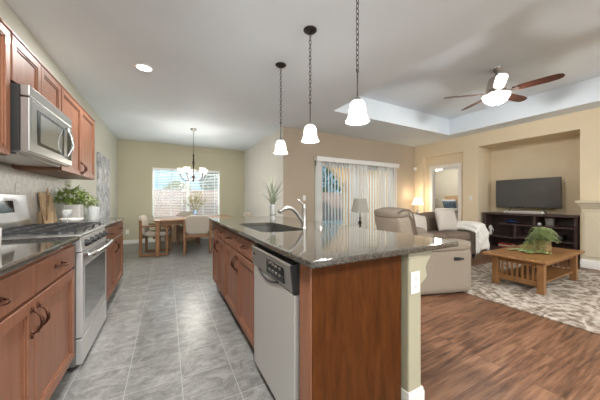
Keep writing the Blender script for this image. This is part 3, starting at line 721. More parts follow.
# ------------------------------------------------------------------ wall plates
def plate(label, c, n, kind):
    """plate at c facing n"""
    t = thing('outlet' if kind == 'outlet' else 'light_switch', label, 'outlet' if kind == 'outlet' else 'switch', c)
    q = Vector(n).to_track_quat('X', 'Z').to_matrix().to_4x4()
    MB(q).box(0, .006, -.036, .036, -.058, .058, .002).build('plate', 'plate_white', t)
    if kind == 'outlet':
        for s_ in (-.022, .022):
            MB(q).box(.005, .008, -.015, .015, s_-.014, s_+.014, .004).build('socket', 'plate_white', t)
            MB(q).box(.0078, .0085, -.007, -.004, s_-.005, s_+.005).box(.0078, .0085, .004, .007, s_-.005, s_+.005).build('slots', 'slot_dark', t)
    else:
        MB(q).box(.005, .009, -.014, .014, -.03, .03, .002).build('rocker', 'plate_white', t)
plate('white wall outlet on the stone backsplash above the range', (XL+.0125, 2.98, 1.235), (1, 0, 0), 'outlet')
plate('white wall outlet on the backsplash under the far wall cabinet', (XL+.0125, 3.72, 1.22), (1, 0, 0), 'outlet')
plate('white wall outlet low on the olive wall left of the dining chairs', (-.92, YD-.0005, .32), (0, -1, 0), 'outlet')
plate('cream outlet on the front face of the island post', (1.165, .8715, .715), (0, -1, 0), 'outlet')
plate('white light switch on the taupe wall left of the patio door', (2.72, YP-.0005, 1.20), (0, -1, 0), 'switch')
plate('white light switch on the tan wall between doorway and television niche', (XT-.0005, 3.31, 1.20), (-1, 0, 0), 'switch')
tag(MB().box(6.40, 6.475, 4.77, 4.845, 2.02, 2.12, .015, 2).build('motion_sensor', 'plate_white'), 'small white motion sensor high in the living room corner', 'sensor')

# canvas
t = thing('canvas_print', 'tall grey abstract canvas on the left wall past the cabinets', 'picture', (XL+.02, 6.19, .65))
MB().box(XL+.001, -1.092, 5.72, 6.66, .66, 2.03, .003).build('canvas', 'canvas_print', t, world=True)

# ------------------------------------------------------------------ ceiling lights
def downlight(x, y, e, label):
    t = thing('recessed_light', label, 'ceiling light', (x, y, H-.012), group='recessed ceiling lights')
    MB().lathe((0, 0, 0), [(.075, .008), (.078, .0), (.098, .004), (.10, .0118), (.075, .0118)]).build('trim_ring', 'white_paint', t, smooth=40)
    MB().lathe((0, 0, 0), [(0, .009), (.076, .009)]).build('diffuser', 'lit_disc', t)
    lamp('downlight', 'AREA', (x, y, H-.018), e, (1, .98, .94), .15)
downlight(-.24, 3.47, 26, 'round recessed light glowing in the kitchen ceiling')
# unseen downlights added for fill, out of the frame behind and above the camera
for x, y in ((-.24, .9), (-.24, -1.4), (1.9, -1.2), (3.0, -1.8), (5.2, -1.8)): lamp('downlight', 'AREA', (x, y, H-.018), 38, (1, .98, .94), .3)

# pendants
def chain(mb, x, y, z0, z1, L=.046):
    n = int((z1-z0)/(L*.78)); st = (z1-z0)/n
    for k in range(n):
        zc = z0+st*(k+.5); a = k % 2
        pts = []
        for q in range(10):
            an = 2*math.pi*q/10; u = .0105*math.cos(an); w = L/2*math.sin(an)
            pts.append((x+(u if a else 0), y+(0 if a else u), zc+w))
        mb.tube(pts, .0027, 5, closed=True)
    return mb
def pendant(y, label):
    x = 1.172
    t = thing('pendant_light', label, 'pendant light', (x, y, 1.70), group='glass pendants over the island')
    MB().lathe((0, 0, 0), [(.0, 1.006), (.02, 1.008), (.05, 1.018), (.063, 1.030), (.063, 1.034)]).build('canopy', 'oil_bronze', t, smooth=50)
    chain(MB(), 0, 0, .36, 1.01).build('chain', 'oil_bronze', t, smooth=True)
    MB().cyl((0, 0, .165), (0, 0, .352), .005).tube([(.012*math.cos(a*.6283), 0, .358+.012*math.sin(a*.6283)) for a in range(10)], .0028, 6, True).build('rod', 'oil_bronze', t, smooth=40)
    MB().lathe((0, 0, .15), [(.0, .022), (.012, .022), (.020, .016), (.026, .004), (.030, -.004), (.0, -.006)]).build('socket_cap', 'nickel', t, smooth=45)
    pr = [(.024, .150), (.034, .146), (.045, .135), (.052, .115), (.056, .085), (.060, .055), (.066, .032), (.075, .014), (.083, .002), (.081, .0), (.072, .012), (.062, .032), (.056, .058), (.052, .09), (.047, .118), (.036, .138), (.022, .145)]
    MB().lathe((0, 0, 0), pr, 28).build('glass_shade', 'lit_glass', t, smooth=True)
    lamp('pendant_bulb', 'POINT', (x, y, 1.76), 33, (1, .97, .93), radius=.035)
pendant(2.65, 'bell glass pendant farthest from the camera, over the sink end of the island')
pendant(1.977, 'middle bell glass pendant of the three over the island')
pendant(1.33, 'largest looking bell glass pendant, nearest the camera above the island')

# chandelier
ch = thing('chandelier', 'dark bronze five arm chandelier with white glass cups over the dining table', 'chandelier', (.52, 5.96, 1.56))
MB().lathe((0, 0, 0), [(0, 1.13), (.02, 1.135), (.06, 1.155), (.07, 1.172), (.07, 1.175)]).build('canopy', 'nickel', ch, smooth=50)
chain(MB(), 0, 0, .62, 1.135, .05).build('chain', 'oil_bronze', ch)
MB().lathe((0, 0, 0), [(.0, .0), (.016, .02), (.02, .04), (.012, .06), (.02, .085), (.03, .11), (.016, .15), (.013, .3), (.018, .36), (.026, .42), (.016, .48), (.012, .56), (.018, .6), (.0, .63)]).build('column', 'oil_bronze', ch, smooth=60)
for k in range(5):
    a = R(72*k+20); c, s = math.cos(a), math.sin(a)
    prof = [(.015, .10), (.06, .05), (.12, .025), (.18, .03), (.235, .065), (.262, .12), (.268, .165)]
    ar = MB().tube([(r_*c, r_*s, z_) for r_, z_ in prof], .008, 8).lathe((.268*c, .268*s, .15), [(.0, 0), (.025, .005), (.028, .015), (.018, .03), (.0, .03)]).build('arm', 'oil_bronze', ch, smooth=True)
    MB().lathe((.268*c, .268*s, .17), [(.02, .0), (.036, .01), (.045, .035), (.05, .07), (.06, .1), (.072, .125), (.069, .125), (.055, .1), (.045, .07), (.04, .035), (.0, .012)]).build('glass_cup', 'cup_glass', ch, smooth=True)
lamp('chandelier_bulb', 'POINT', (.52, 5.96, 1.62), 34, (1, .95, .86), radius=.15)

# ceiling fan
fan = thing('ceiling_fan', 'brushed metal ceiling fan with dark blades and lit glass bowl', 'ceiling fan', (4.33, 1.86, 2.56))
MB().lathe((0, 0, 0), [(0, .50), (.035, .503), (.055, .52), (.07, .545), (.075, .56)]).cyl((0, 0, .42), (0, 0, .51), .014).build('canopy', 'nickel', fan, smooth=50)
MB().lathe((0, 0, 0), [(0, .43), (.05, .43), (.085, .415), (.105, .38), (.115, .32), (.125, .26), (.125, .235), (.10, .215), (.10, .19), (0, .19)], 32).build('motor_housing', 'fan_metal', fan, smooth=50)
MB().lathe((0, 0, 0), [(.10, .195), (.14, .19), (.17, .175), (.172, .160)], 32).build('light_collar', 'nickel', fan, smooth=50)
MB().lathe((0, 0, 0), [(.17, .165), (.165, .13), (.14, .085), (.10, .05), (.05, .028), (.0, .022)], 32).build('glass_bowl', 'lit_bowl', fan, smooth=True)
MB().lathe((0, 0, 0), [(0, 0), (.008, .004), (.012, .015), (.008, .026), (0, .026)], 12).build('finial', 'nickel', fan, smooth=True)
for k, a in enumerate((-79, -7, 65, 137, 209)):
    Mr = Matrix.Rotation(R(a), 4, 'Z') @ Matrix.Translation((0, 0, .19)) @ Matrix.Rotation(R(-13), 4, 'X')
    poly = [(.19, -.045), (.30, -.062), (.55, -.068), (.65, -.06), (.69, -.04), (.705, 0), (.69, .04), (.65, .06), (.55, .068), (.30, .062), (.19, .045)]
    bd = MB(Mr).prism(poly, 'z', -.004, .004).build('blade', 'walnut', fan)
    MB(Mr).prism([(.09, -.02), (.16, -.014), (.24, -.035), (.27, 0), (.24, .035), (.16, .014), (.09, .02)], 'z', -.010, -.0045).build('bracket', 'fan_metal', bd)
lamp('fan_bulb', 'POINT', (4.33, 1.86, 2.66), 120, (1, .96, .92), radius=.06)

# ------------------------------------------------------------------ dining set
tb = thing('dining_table', 'wooden dining table with pale top in front of the window', 'table', (.58, 6.38, 0))
MB().box(-.25, 1.41, 5.76, 7.0, .712, .75, .012, 2).build('tabletop', 'ceramic_white' if False else 'table_oak', tb, world=True)
MB().box(-.17, 1.33, 5.84, 6.92, .63, .712).build('apron', 'oak', tb, world=True)
for x_, y_ in ((-.17, 5.82), (1.33, 5.82), (-.17, 6.94), (1.33, 6.94)):
    MB().box(x_-.04, x_+.04, y_-.04, y_+.04, 0, .712, .006).build('leg', 'oak', tb, world=True)
def chair(label, x, y, rz, grp='upholstered dining chairs'):
    t = thing('dining_chair', label, 'chair', (x, y, 0), rz, grp)
    # faces local +Y ; width along X
    for s in (-1, 1):
        xx = s*.255
        m = MB().box(xx-.022, xx+.022, -.265, -.215, 0.0, .74, .006).box(xx-.022, xx+.022, .215, .26, 0.0, .60, .006)
        m.box(xx-.022, xx+.022, -.215, .215, .0, .05, .006)
        m.build('side_frame', 'chair_oak', t)
        MB().box(xx-.03, xx+.03, -.25, .285, .60, .632, .01, 2).build('armrest', 'chair_oak', t)
    MB().box(-.233, .233, -.235, -.20, .36, .42, .004).box(-.233, .233, .21, .24, .34, .40, .004).box(-.233, .233, -.03, .01, .05 if False else .345, .385, .004).build('rail', 'chair_oak', t)
    MB().cushion(-.232, .232, -.22, .275, .39, .50, puff=.22).build('seat', 'fabric_chair', t, smooth=True)
    Mb = Matrix.Translation((0, -.235, .62)) @ Matrix.Rotation(R(8), 4, 'X')
    MB(Mb).cushion(-.24, .24, -.042, .045, -.20, .215, puff=.2).build('backrest', 'fabric_chair', t, smooth=True)
    return t
chair('cream upholstered oak chair at the left end of the dining table', -.20, 6.16, R(-98))
chair('cream upholstered oak chair with its back to the camera', .60, 5.90, R(-6))
chair('cream chair on the far side of the table, only its top showing', .50, 7.28, R(180))
chair('cream chair at the right end of the table behind the island', 1.62, 6.42, R(95))
t = thing('low_cabinet', 'low tan wooden cabinet under the dining window', 'cabinet', (.35, 7.70, 0))
MB().box(-.05, .80, 7.58, 7.85, .06, .50, .004).build('body', 'light_wood', t, world=True)
MB().box(-.03, .78, 7.60, 7.85, 0, .06).build('plinth', 'light_wood', t, world=True)
for k in range(4):
    MB().box(-.045+.21*k, .155+.21*k, 7.567, 7.581, .075, .49, .003).build('door', 'light_wood', t, world=True)

# dried arrangement on the dining table
t = thing('flower_vase', 'blue grey glass vase of dry yellow-green sprigs on the dining table', 'vase', (.60, 6.50, .75))
MB().lathe((0, 0, 0), [(0, .003), (.045, .0), (.06, .03), (.06, .09), (.045, .14), (.05, .17), (.045, .17), (.04, .14), (.054, .09), (.054, .03), (0, .01)]).build('vase', 'vase_glass_blue', t, smooth=True)
l = MB(); s_ = MB()
for k in range(30):
    a = random.uniform(0, 6.28); sp_ = random.uniform(.03, .34); h = random.uniform(.25, .62)*(1-.5*sp_/.4)
    p1 = Vector((sp_*math.cos(a), sp_*math.sin(a), .15+h)); s_.tube([(0, 0, .02), p1*.5+Vector((0, 0, .1)), p1], .0025, 4)
    for q in range(8):
        f = random.uniform(.5, 1); c = p1*f+Vector((0, 0, .1*(1-f)))
        l.leaf(c, (random.uniform(-1, 1), random.uniform(-1, 1), random.uniform(-.2, 1)), .06, .025)
s_.build('stems', 'leaf_dry', t); l.build('foliage', 'leaf_dry', t)

# grass in silver vase on island
t = thing('grass_vase', 'grey cylinder vase with tall spiky grass at the far end of the island', 'vase', (1.16, 2.87, .914))
MB().lathe((0, 0, 0), [(0, .002), (.038, 0), (.038, .17), (.028, .178), (.028, .19), (.02, .19), (.02, .17), (.0, .16)]).build('vase', 'vase_grey', t, smooth=50)
MB().lathe((0, 0, 0), [(.0385, .05), (.0392, .052), (.0392, .062), (.0385, .064)]).build('band', 'leaf_dusty', t)
l = MB()
for k in range(46):
    a = random.uniform(0, 6.28); sp_ = random.uniform(.0, .17); h = random.uniform(.2, .43)-sp_*.6
    c, s = math.cos(a), math.sin(a)
    l.tube([(.008*c, .008*s, .15), (sp_*.35*c, sp_*.35*s, .15+h*.6), (sp_*c, sp_*s, .15+h)], [.003, .004, .0012], 4)
l.build('grass', 'leaf_dusty', t)

# ------------------------------------------------------------------ items on the left counter
def bushy(t, n, r, h, z0, mat, ll=.045):
    l = MB(); s_ = MB()
    for k in range(n):
        a = random.uniform(0, 6.28); rr = r*math.sqrt(random.random()); zz = z0+h*random.random()*(1-.5*(rr/r)**2)
        c = Vector((rr*math.cos(a), rr*math.sin(a), zz))
        if k % 8 == 0: s_.tube([(0, 0, z0-.03), c*.5+Vector((0, 0, z0*.5)), c], .0018, 4)
        l.leaf(c, (math.cos(a)+random.uniform(-.7, .7), math.sin(a)+random.uniform(-.7, .7), random.uniform(-.3, .9)), ll*random.uniform(.7, 1.2), ll*.5)
    s_.build('stems', 'leaf_green', t); l.build('foliage', mat, t)
t = thing('potted_plant', 'bushy green plant in a square white pot on the counter by the range', 'plant', (-.95, 3.75, .914))
MB().box(-.075, .075, -.075, .075, 0, .19, .01, 2).build('pot', 'ceramic_white', t); MB().box(-.06, .06, -.06, .06, .188, .194).build('soil', 'soil', t)
bushy(t, 300, .13, .20, .20, 'leaf_green', .065)
t = thing('potted_plant', 'smaller pale leaved plant in a glass pot farther along the counter', 'plant', (-.93, 4.12, .914))
MB().lathe((0, 0, 0), [(0, .003), (.06, .0), (.075, .06), (.08, .15), (.075, .15), (.068, .06), (0, .01)]).build('pot', 'vessel_glass', t, smooth=True)
bushy(t, 220, .14, .14, .16, 'leaf_pale', .055)
t = thing('glass_canister', 'clear glass canister at the back of the far left counter', 'jar', (-.80, 3.92, .914))
MB().lathe((0, 0, 0), [(0, .002), (.06, .0), (.062, .15), (.055, .16), (.05, .16), (.056, .15), (.054, .01), (0, .006)]).build('jar', 'vessel_glass', t, smooth=50)
tag(MB().lathe((-.85, 3.30, .914), [(0, .002), (.03, 0), (.07, .02), (.09, .055), (.086, .056), (.066, .025), (0, .01)]).build('serving_bowl', 'ceramic_white', smooth=True), 'white shallow bowl on the counter just past the range', 'bowl')
tag(MB().lathe((-.82, 3.06, .914), [(0, .004), (.032, 0), (.034, .004), (.006, .012), (.005, .07), (.02, .085), (.036, .11), (.036, .15), (.033, .15), (.033, .11), (.0, .085)]).build('wine_glass', 'vessel_glass', smooth=True), 'stemmed glass beside the far corner of the range', 'glass')
tag(MB().box(-.011, .011, -.13, .13, 0, .32, .01, 2, M=Matrix.Translation((XL+.085, 3.46, .917)) @ Matrix.Rotation(R(-10), 4, 'Y')).build('cutting_board', 'light_wood'), 'pale wooden cutting board leaning on the backsplash', 'cutting board')
cr = (-.98, 3.09)
t = thing('utensil_crock', 'tan utensil crock behind the far corner of the range', 'crock', (cr[0], cr[1], .914))
MB().lathe((0, 0, 0), [(0, .002), (.05, 0), (.055, .02), (.055, .13), (.058, .135), (.05, .135), (.048, .02), (0, .01)]).build('crock', 'light_wood', t, smooth=50)
def spoon(dx, dy, L, w, label, nm='wooden_spoon', mat='spoon_wood', flat=False):
    b_ = Vector((cr[0]+dx*.12, cr[1]+dy*.12, .93)); d = Vector((dx, dy, 1)).normalized()
    e = b_+d*L
    t = thing(nm, label, 'utensil', b_, group='utensils in the crock')
    MB().tube([b_, b_+d*L*.5, b_+d*(L-.07)], [.006, .006, .007], 6).build('shaft', mat, t, smooth=True, world=True)
    q = d.to_track_quat('Z', 'X').to_matrix().to_4x4()
    Mx = Matrix.Translation(e) @ q
    if flat:
        MB(Mx).box(-.04, -.012, -.0015, .0015, -.07, .03, .001).box(-.006, .006, -.0015, .0015, -.07, .03).box(.012, .04, -.0015, .0015, -.07, .03).box(-.04, .04, -.0015, .0015, .03, .045).box(-.04, .04, -.0015, .0015, -.08, -.07).build('blade', mat, t)
        t.children[-1].matrix_parent_inverse = Matrix.Identity(4); t.children[-1].data.transform(ROOTM[t.name].inverted())
    else:
        MB(Mx).cushion(-w, w, -.006, .006, -.08, .035, puff=.5).build('bowl', mat, t, smooth=True, world=True)
spoon(.10, -.60, .29, .026, 'wooden spoon leaning farthest left in the crock')
spoon(.15, -.28, .25, .030, 'wooden spoon with broad round bowl in the crock')
spoon(.0, .12, .31, .02, 'slim wooden spatula standing upright in the crock', 'wooden_spatula')
spoon(.25, -.95, .27, .03, 'slotted metal turner leaning left out of the crock', 'slotted_turner', 'steel', True)
t = thing('coffee_mug', 'white mug at the left edge of the near counter', 'mug', (-.772, 1.79, .914))
MB().lathe((0, 0, 0), [(0, .004), (.036, 0), (.042, .01), (.044, .1), (.041, .1), (.038, .012), (0, .01)]).build('cup', 'ceramic_white', t, smooth=50)
MB().tube([(-.043, 0, .08), (-.065, .0, .075), (-.072, 0, .052), (-.062, 0, .028), (-.042, 0, .022)], .005, 8).build('handle', 'ceramic_white', t, smooth=True)

# ------------------------------------------------------------------ living room
struct_rug = MB().box(3.26, 5.95, -1.2, 2.34, .0, .012, .004)
tag(struct_rug.build('area_rug', 'rug_wool'), 'beige and brown distressed pattern rug under the coffee table', 'rug')

# coffee table
t = thing('coffee_table', 'oak mission style coffee table with slatted ends on the rug', 'coffee table', (4.55, 1.49, .012))
cx0, cx1, cy0, cy1, ct = 4.0, 5.10, 1.25, 1.72, .43
m = MB().box(3.88, 5.24, 1.17, 1.84, ct-.03, ct, .008, 2)
m.build('tabletop', 'table_oak', t, world=True)
for x_, y_ in ((cx0, cy0), (cx1, cy0), (cx0, cy1), (cx1, cy1)):
    MB().box(x_-.035, x_+.035, y_-.035, y_+.035, .012, ct-.03, .005).build('leg', 'oak', t, world=True)
MB().box(cx0+.03, cx1-.03, cy0-.012, cy0+.012, ct-.09, ct-.03).box(cx0+.03, cx1-.03, cy1-.012, cy1+.012, ct-.09, ct-.03).box(cx0-.012, cx0+.012, cy0+.03, cy1-.03, ct-.10, ct-.03).box(cx1-.012, cx1+.012, cy0+.03, cy1-.03, ct-.10, ct-.03).build('apron', 'oak', t, world=True)
MB().box(cx0, cx1, cy0+.0, cy1-.0, .125, .145).box(cx0-.012, cx0+.012, cy0+.03, cy1-.03, .09, .16, .003).box(cx1-.012, cx1+.012, cy0+.03, cy1-.03, .09, .16, .003).build('shelf', 'oak', t, world=True)
for x_ in (cx0, cx1):
    for k in range(7):
        y_ = cy0+.075+k*(cy1-cy0-.15)/6
        MB().box(x_-.007, x_+.007, y_-.010, y_+.010, .155, ct-.095).build('slat', 'oak', t, world=True)

# fern in a pot
t = thing('potted_fern', 'leafy green fern trailing from a brown glass pot on the coffee table', 'plant', (4.72, 1.46, .43))
MB().lathe((0, 0, 0), [(0, .002), (.075, 0), (.085, .02), (.085, .14), (.09, .15), (.08, .15), (.076, .02), (0, .01)]).build('pot', 'pot_brown', t, smooth=50)
l = MB()
random.seed(11)
for k in range(95):
    a = random.uniform(0, 6.28); L_ = random.uniform(.07, .18); c, s = math.cos(a), math.sin(a); h = random.uniform(.04, .2)
    for q in range(14):
        f = (q+1)/14; p_ = Vector((L_*f*c, L_*f*s, .15+h*math.sin(f*2.4)-.04*f*f))
        for e in (-1, 1): l.leaf(p_, (c*.5-e*s, s*.5+e*c, .15), .044*(1.1-.6*f), .022)
for k in range(26):   # trailing strands lying on the table to the left
    a = R(random.uniform(135, 225)); L_ = random.uniform(.2, .48); c, s = math.cos(a), math.sin(a)
    y_off = random.uniform(-.10, .12)
    for q in range(20):
        f = (q+1)/20; z_ = max(.012, .15*(1-f*2.2)+.02*random.random()+.015)
        p_ = Vector((-.05+L_*f*c, y_off+L_*f*s*.45, z_))
        for e in (-1, 1): l.leaf(p_, (c*.6-e*s, s*.6+e*c, .3), .034, .017, droop=0)
l.build('fronds', 'leaf_pale', t)

# bookcase / TV console in the niche
ux, uy0, uy1 = 6.58, 1.56, 3.09
t = thing('media_console', 'dark espresso open shelf console filling the niche under the television', 'console', (6.78, 2.32, 0))
xb = 6.98
MB().box(ux-.015, xb, uy0-.01, uy1+.01, .825, .865, .004).build('top', 'espresso', t, world=True)
for a in (uy0, uy1-.05): MB().box(ux, xb, a, a+.05, 0, .825, .003).build('side_panel', 'espresso', t, world=True)
MB().box(xb-.012, xb, uy0+.05, uy1-.05, 0, .825).build('back_panel', 'espresso', t, world=True)
MB().box(ux+.005, xb-.012, uy0+.05, uy1-.05, .06, .10).box(ux+.02, xb-.012, uy0+.05, uy1-.05, 0, .06).build('base_shelf', 'espresso', t, world=True)
for (a, b, z_) in ((uy0+.05, 2.80, .635), (2.47, uy1-.05, .345), (uy0+.05, 2.47, .37)):
    MB().box(ux+.005, xb-.012, a, b, z_-.03, z_, .002).build('shelf', 'espresso', t, world=True)
for (y_, za, zb) in ((2.17, .635, .825), (2.49, .345, .605)):
    MB().box(ux+.005, xb-.012, y_-.02, y_+.02, za, zb, .002).build('divider', 'espresso', t, world=True)
# things on the shelves
tag(MB().cushion(6.66, 6.80, 2.50, 2.72, .636, .72, puff=.5).lathe((6.73, 2.61, .71), [(.0, 0), (.05, .0), (.04, .02), (.02, .03), (0, .03)]).build('blue_dish', 'ceramic_blue', smooth=True), 'dark blue glazed covered dish on the upper left console shelf', 'dish')
tag(MB().lathe((6.68, 2.98, .346), [(0, 0), (.03, 0), (.035, .05), (.02, .09), (.03, .12), (.045, .15), (.03, .2), (.012, .22), (.0, .22)]).tube([(6.68, 2.955, .50), (6.68, 2.92, .47), (6.68, 2.93, .42)], .008).build('figurine', 'ceramic_white', smooth=True), 'small white ceramic figurine on the left console shelf', 'figurine')
for k, (mt, lb) in enumerate((('book_red', 'lowest red book lying on the bottom left console shelf'), ('book_cream', 'cream book in the middle of the pile on the bottom console shelf'), ('book_red', 'topmost red book of the pile on the bottom console shelf'))):
    z_ = .101+k*.028
    b_ = thing('book', lb, 'book', (6.72, 2.66, z_), group='books piled in the console')
    MB().box(6.62, 6.80, 2.52+.02*k, 2.80, z_, z_+.004).box(6.62, 6.80, 2.52+.02*k, 2.80, z_+.022, z_+.026).box(6.62, 6.625, 2.52+.02*k, 2.80, z_, z_+.026).build('cover', mt, b_, world=True)
    MB().box(6.626, 6.795, 2.53+.02*k, 2.79, z_+.0045, z_+.0215).build('pages', 'book_cream', b_, world=True)
t = thing('photo_frame', 'grey picture frame standing on the upper right console shelf', 'picture frame', (6.75, 1.98, .636))
MB().box(6.745, 6.76, 1.92, 2.05, .637, .79, .002).build('frame', 'nickel', t, world=True); MB().box(6.743, 6.746, 1.935, 2.035, .652, .775).build('picture', 'vase_grey', t, world=True)
tag(MB().lathe((6.65, 2.11, .636), [(0, 0), (.028, 0), (.035, .03), (.02, .055), (.0, .06)]).build('trinket', 'ceramic_white', smooth=True), 'tiny white ornament next to the grey frame in the console', 'ornament')
t = thing('media_player', 'black electronics box on the lower right console shelf', 'electronics', (6.78, 1.95, .37))
MB().box(6.66, 6.90, 1.78, 2.12, .375, .47, .006, 2).build('case', 'black', t, world=True)
for x_ in (6.69, 6.87):
    for y_ in (1.81, 2.09): MB().cyl((x_, y_, .370), (x_, y_, .376), .012).build('foot', 'black', t, world=True)

# television
t = thing('television', 'flat screen television standing on the dark console in the niche', 'television', (6.85, 2.39, .865))
MB().box(6.84, 6.875, 1.845, 2.945, .985, 1.615, .006, 2).box(6.87, 6.90, 2.1, 2.69, 1.05, 1.4, .01).build('case', 'tv_frame', t, world=True)
MB().box(6.8385, 6.8405, 1.858, 2.932, 1.002, 1.603).build('screen', 'screen', t, world=True)
for e in (2.12, 2.66):
    MB().tube([(6.86, e, .99), (6.86, e+(.02 if e > 2.3 else -.02), .93), (6.75, e+(.06 if e > 2.3 else -.06), .872)], .007, 6).tube([(6.86, e+(.02 if e > 2.3 else -.02), .93), (6.93, e+(.05 if e > 2.3 else -.05), .872)], .007, 6).build('stand_leg', 'tv_frame', t, world=True)
MB().box(6.8365, 6.84, 2.38, 2.42, .988, .996).build('logo_bar', 'nickel', t, world=True)
t = thing('soundbar', 'slim pale soundbar on the console in front of the television', 'soundbar', (6.70, 2.38, .865))
MB().box(6.66, 6.73, 2.05, 2.72, .866, .915, .012, 2).build('case', 'plate_white', t, world=True)
MB().box(6.6575, 6.6605, 2.08, 2.69, .875, .906, .001).build('grille', 'pillow_white', t, world=True)

# fireplace
t = thing('fireplace', 'cream fireplace mantel and pilaster around stone facing at the right edge', 'fireplace', (6.35, .6, 0))
MB().box(6.17, XT-.001, -.32, 1.50, 1.10, 1.145, .008, 2).box(6.20, XT-.001, -.29, 1.475, 1.06, 1.10, .01, 2).box(6.23, XT-.001, -.27, 1.45, 1.02, 1.06, .006).build('mantel_shelf', 'paint_cream', t, world=True)
for a, b in ((1.20, 1.44), (-.26, -.02)):
    MB().box(6.25, XT-.001, a, b, .0, 1.02, .006).box(6.24, 6.26, a+.03, b-.03, .2, .95, .004).build('pilaster', 'paint_cream', t, world=True)
    MB().box(6.235, XT-.001, a-.015, b+.015, 0, .13, .006).box(6.242, XT-.001, a-.008, b+.008, .13, .15, .005).build('plinth', 'white_trim', t, world=True)
MB().box(6.27, XT-.001, -.02, 1.20, .82, 1.02).build('frieze', 'paint_cream', t, world=True)
MB().box(6.31, XT-.001, .95, 1.20, 0, .82).box(6.31, XT-.001, -.02, .20, 0, .82).box(6.31, XT-.001, .2, .95, .66, .82).build('stone_facing', 'hearth_stone', t, world=True)
MB().box(6.36, XT-.001, .2, .95, 0, .66).build('firebox', 'black', t, world=True)

# table lamps with their end tables
def end_table(x, y, w_, h_, label):
    t = thing('end_table', label, 'side table', (x, y, 0), group='end tables')
    MB().box(-w_/2, w_/2, -w_/2, w_/2, h_-.03, h_, .006).build('tabletop', 'oak', t)
    for a in (-1, 1):
        for b in (-1, 1): MB().box(a*(w_/2-.05)-.02, a*(w_/2-.05)+.02, b*(w_/2-.05)-.02, b*(w_/2-.05)+.02, 0, h_-.03).build('leg', 'oak', t)
    MB().box(-w_/2+.03, w_/2-.03, -w_/2+.03, w_/2-.03, .15, .17).build('shelf', 'oak', t)
end_table(3.30, 3.62, .46, .58, 'oak end table hidden behind the recliner under the grey lamp')
end_table(6.15, 4.50, .42, .62, 'oak end table in the corner under the small lit lamp')
t = thing('table_lamp', 'unlit grey shade lamp with dark turned base before the vertical blinds', 'lamp', (3.30, 3.67, .58))
MB().lathe((0, 0, 0), [(0, 0), (.075, 0), (.075, .012), (.03, .03), (.015, .06), (.022, .1), (.035, .14), (.02, .17), (.012, .2), (.02, .225), (.01, .25), (.008, .36), (0, .36)]).build('base', 'oil_bronze', t, smooth=50)
MB().lathe((0, 0, 0), [(.170, .335), (.168, .345), (.115, .60), (.112, .60), (.164, .345), (.166, .335)], 32).build('lamp_shade', 'shade_grey', t, smooth=50)
MB().cyl((0, 0, .36), (0, 0, .595), .004).cyl((-.112, 0, .59), (.112, 0, .59), .003).cyl((0, -.112, .59), (0, .112, .59), .003).build('harp', 'oil_bronze', t)
t = thing('table_lamp', 'small glowing cream shade lamp in the living room corner', 'lamp', (6.15, 4.5, .62))
MB().lathe((0, 0, 0), [(0, 0), (.06, 0), (.06, .01), (.02, .03), (.025, .1), (.04, .17), (.02, .25), (.01, .3), (.008, .44), (0, .44)]).build('base', 'nickel', t, smooth=50)
MB().lathe((0, 0, 0), [(.155, .405), (.085, .60), (.082, .60), (.152, .405)], 28).build('lamp_shade', 'lit_shade_warm', t, smooth=50)
MB().cyl((0, 0, .42), (0, 0, .595), .004).cyl((-.083, 0, .592), (.083, 0, .592), .003).build('harp', 'nickel', t)
lamp('lamp_bulb', 'POINT', (6.15, 4.5, 1.28), 6, (1, .80, .56), radius=.05)
lamp('lamp_bulb', 'POINT', (6.15, 4.5, 1.0), 3, (1, .80, .56), radius=.05)

# recliner, turned slightly toward the camera (local +X forward)
rc = thing('recliner', 'greige reclining armchair seen from behind with black lever on its side', 'armchair', (3.02, 2.22, 0), R(-18))
hw_, fr_, bk_ = .43, .47, -.37
MB().box(bk_+.08, fr_-.24, -hw_+.06, hw_-.06, 0, .12).build('base', 'black', rc)
MB().cushion(bk_, fr_-.03, -hw_+.15, hw_-.15, .10, .42, puff=.12).build('seat_box', 'fabric_greige', rc, smooth=True)
MB().cushion(-.25, fr_, -hw_+.17, hw_-.17, .36, .52, puff=.25).build('seat', 'fabric_taupe', rc, smooth=True)
for s in (-1, 1):
    y_ = s*(hw_-.10)
    MB().cushion(bk_+.0, fr_-.01, y_-.095, y_+.095, .02, .575, puff=.08).build('arm_panel', 'fabric_greige', rc, smooth=True)
    ar = MB().cushion(bk_+.08, fr_+.01, y_-.115, y_+.115, .52, .665, puff=.28).build('arm_pad', 'fabric_greige', rc, smooth=True)
lv = MB(Matrix.Translation((.235, -hw_-.002, .44))).box(-.045, .045, -.006, .006, -.02, .02, .005, 2)
lv.box(-.012, .075, -.022, -.006, -.010, .012, .004, 2).build('lever', 'black', rc)
Mb = Matrix.Translation((bk_+.10, 0, .42)) @ Matrix.Rotation(R(-13), 4, 'Y')
bk = MB(Mb).cushion(-.10, .07, -.33, .33, 0, .57, puff=.10).build('back', 'fabric_greige', rc, smooth=True)
MB(Mb).cushion(-.112, .105, -.335, .335, .525, .64, puff=.25).build('head_roll', 'fabric_greige', rc, smooth=True)
MB(Mb).cushion(.03, .15, -.30, .30, .05, .55, puff=.2).build('back_cushion', 'fabric_taupe', rc, smooth=True)
pp = [(.06, -.325, .02), (.10, -.325, .2), (.105, -.328, .45), (.10, -.33, .57), (.06, -.33, .62), (-.02, -.33, .635), (-.09, -.33, .61)]
MB(Mb).tube(pp, .010, 8).build('piping', 'leather_edge', rc, smooth=True)

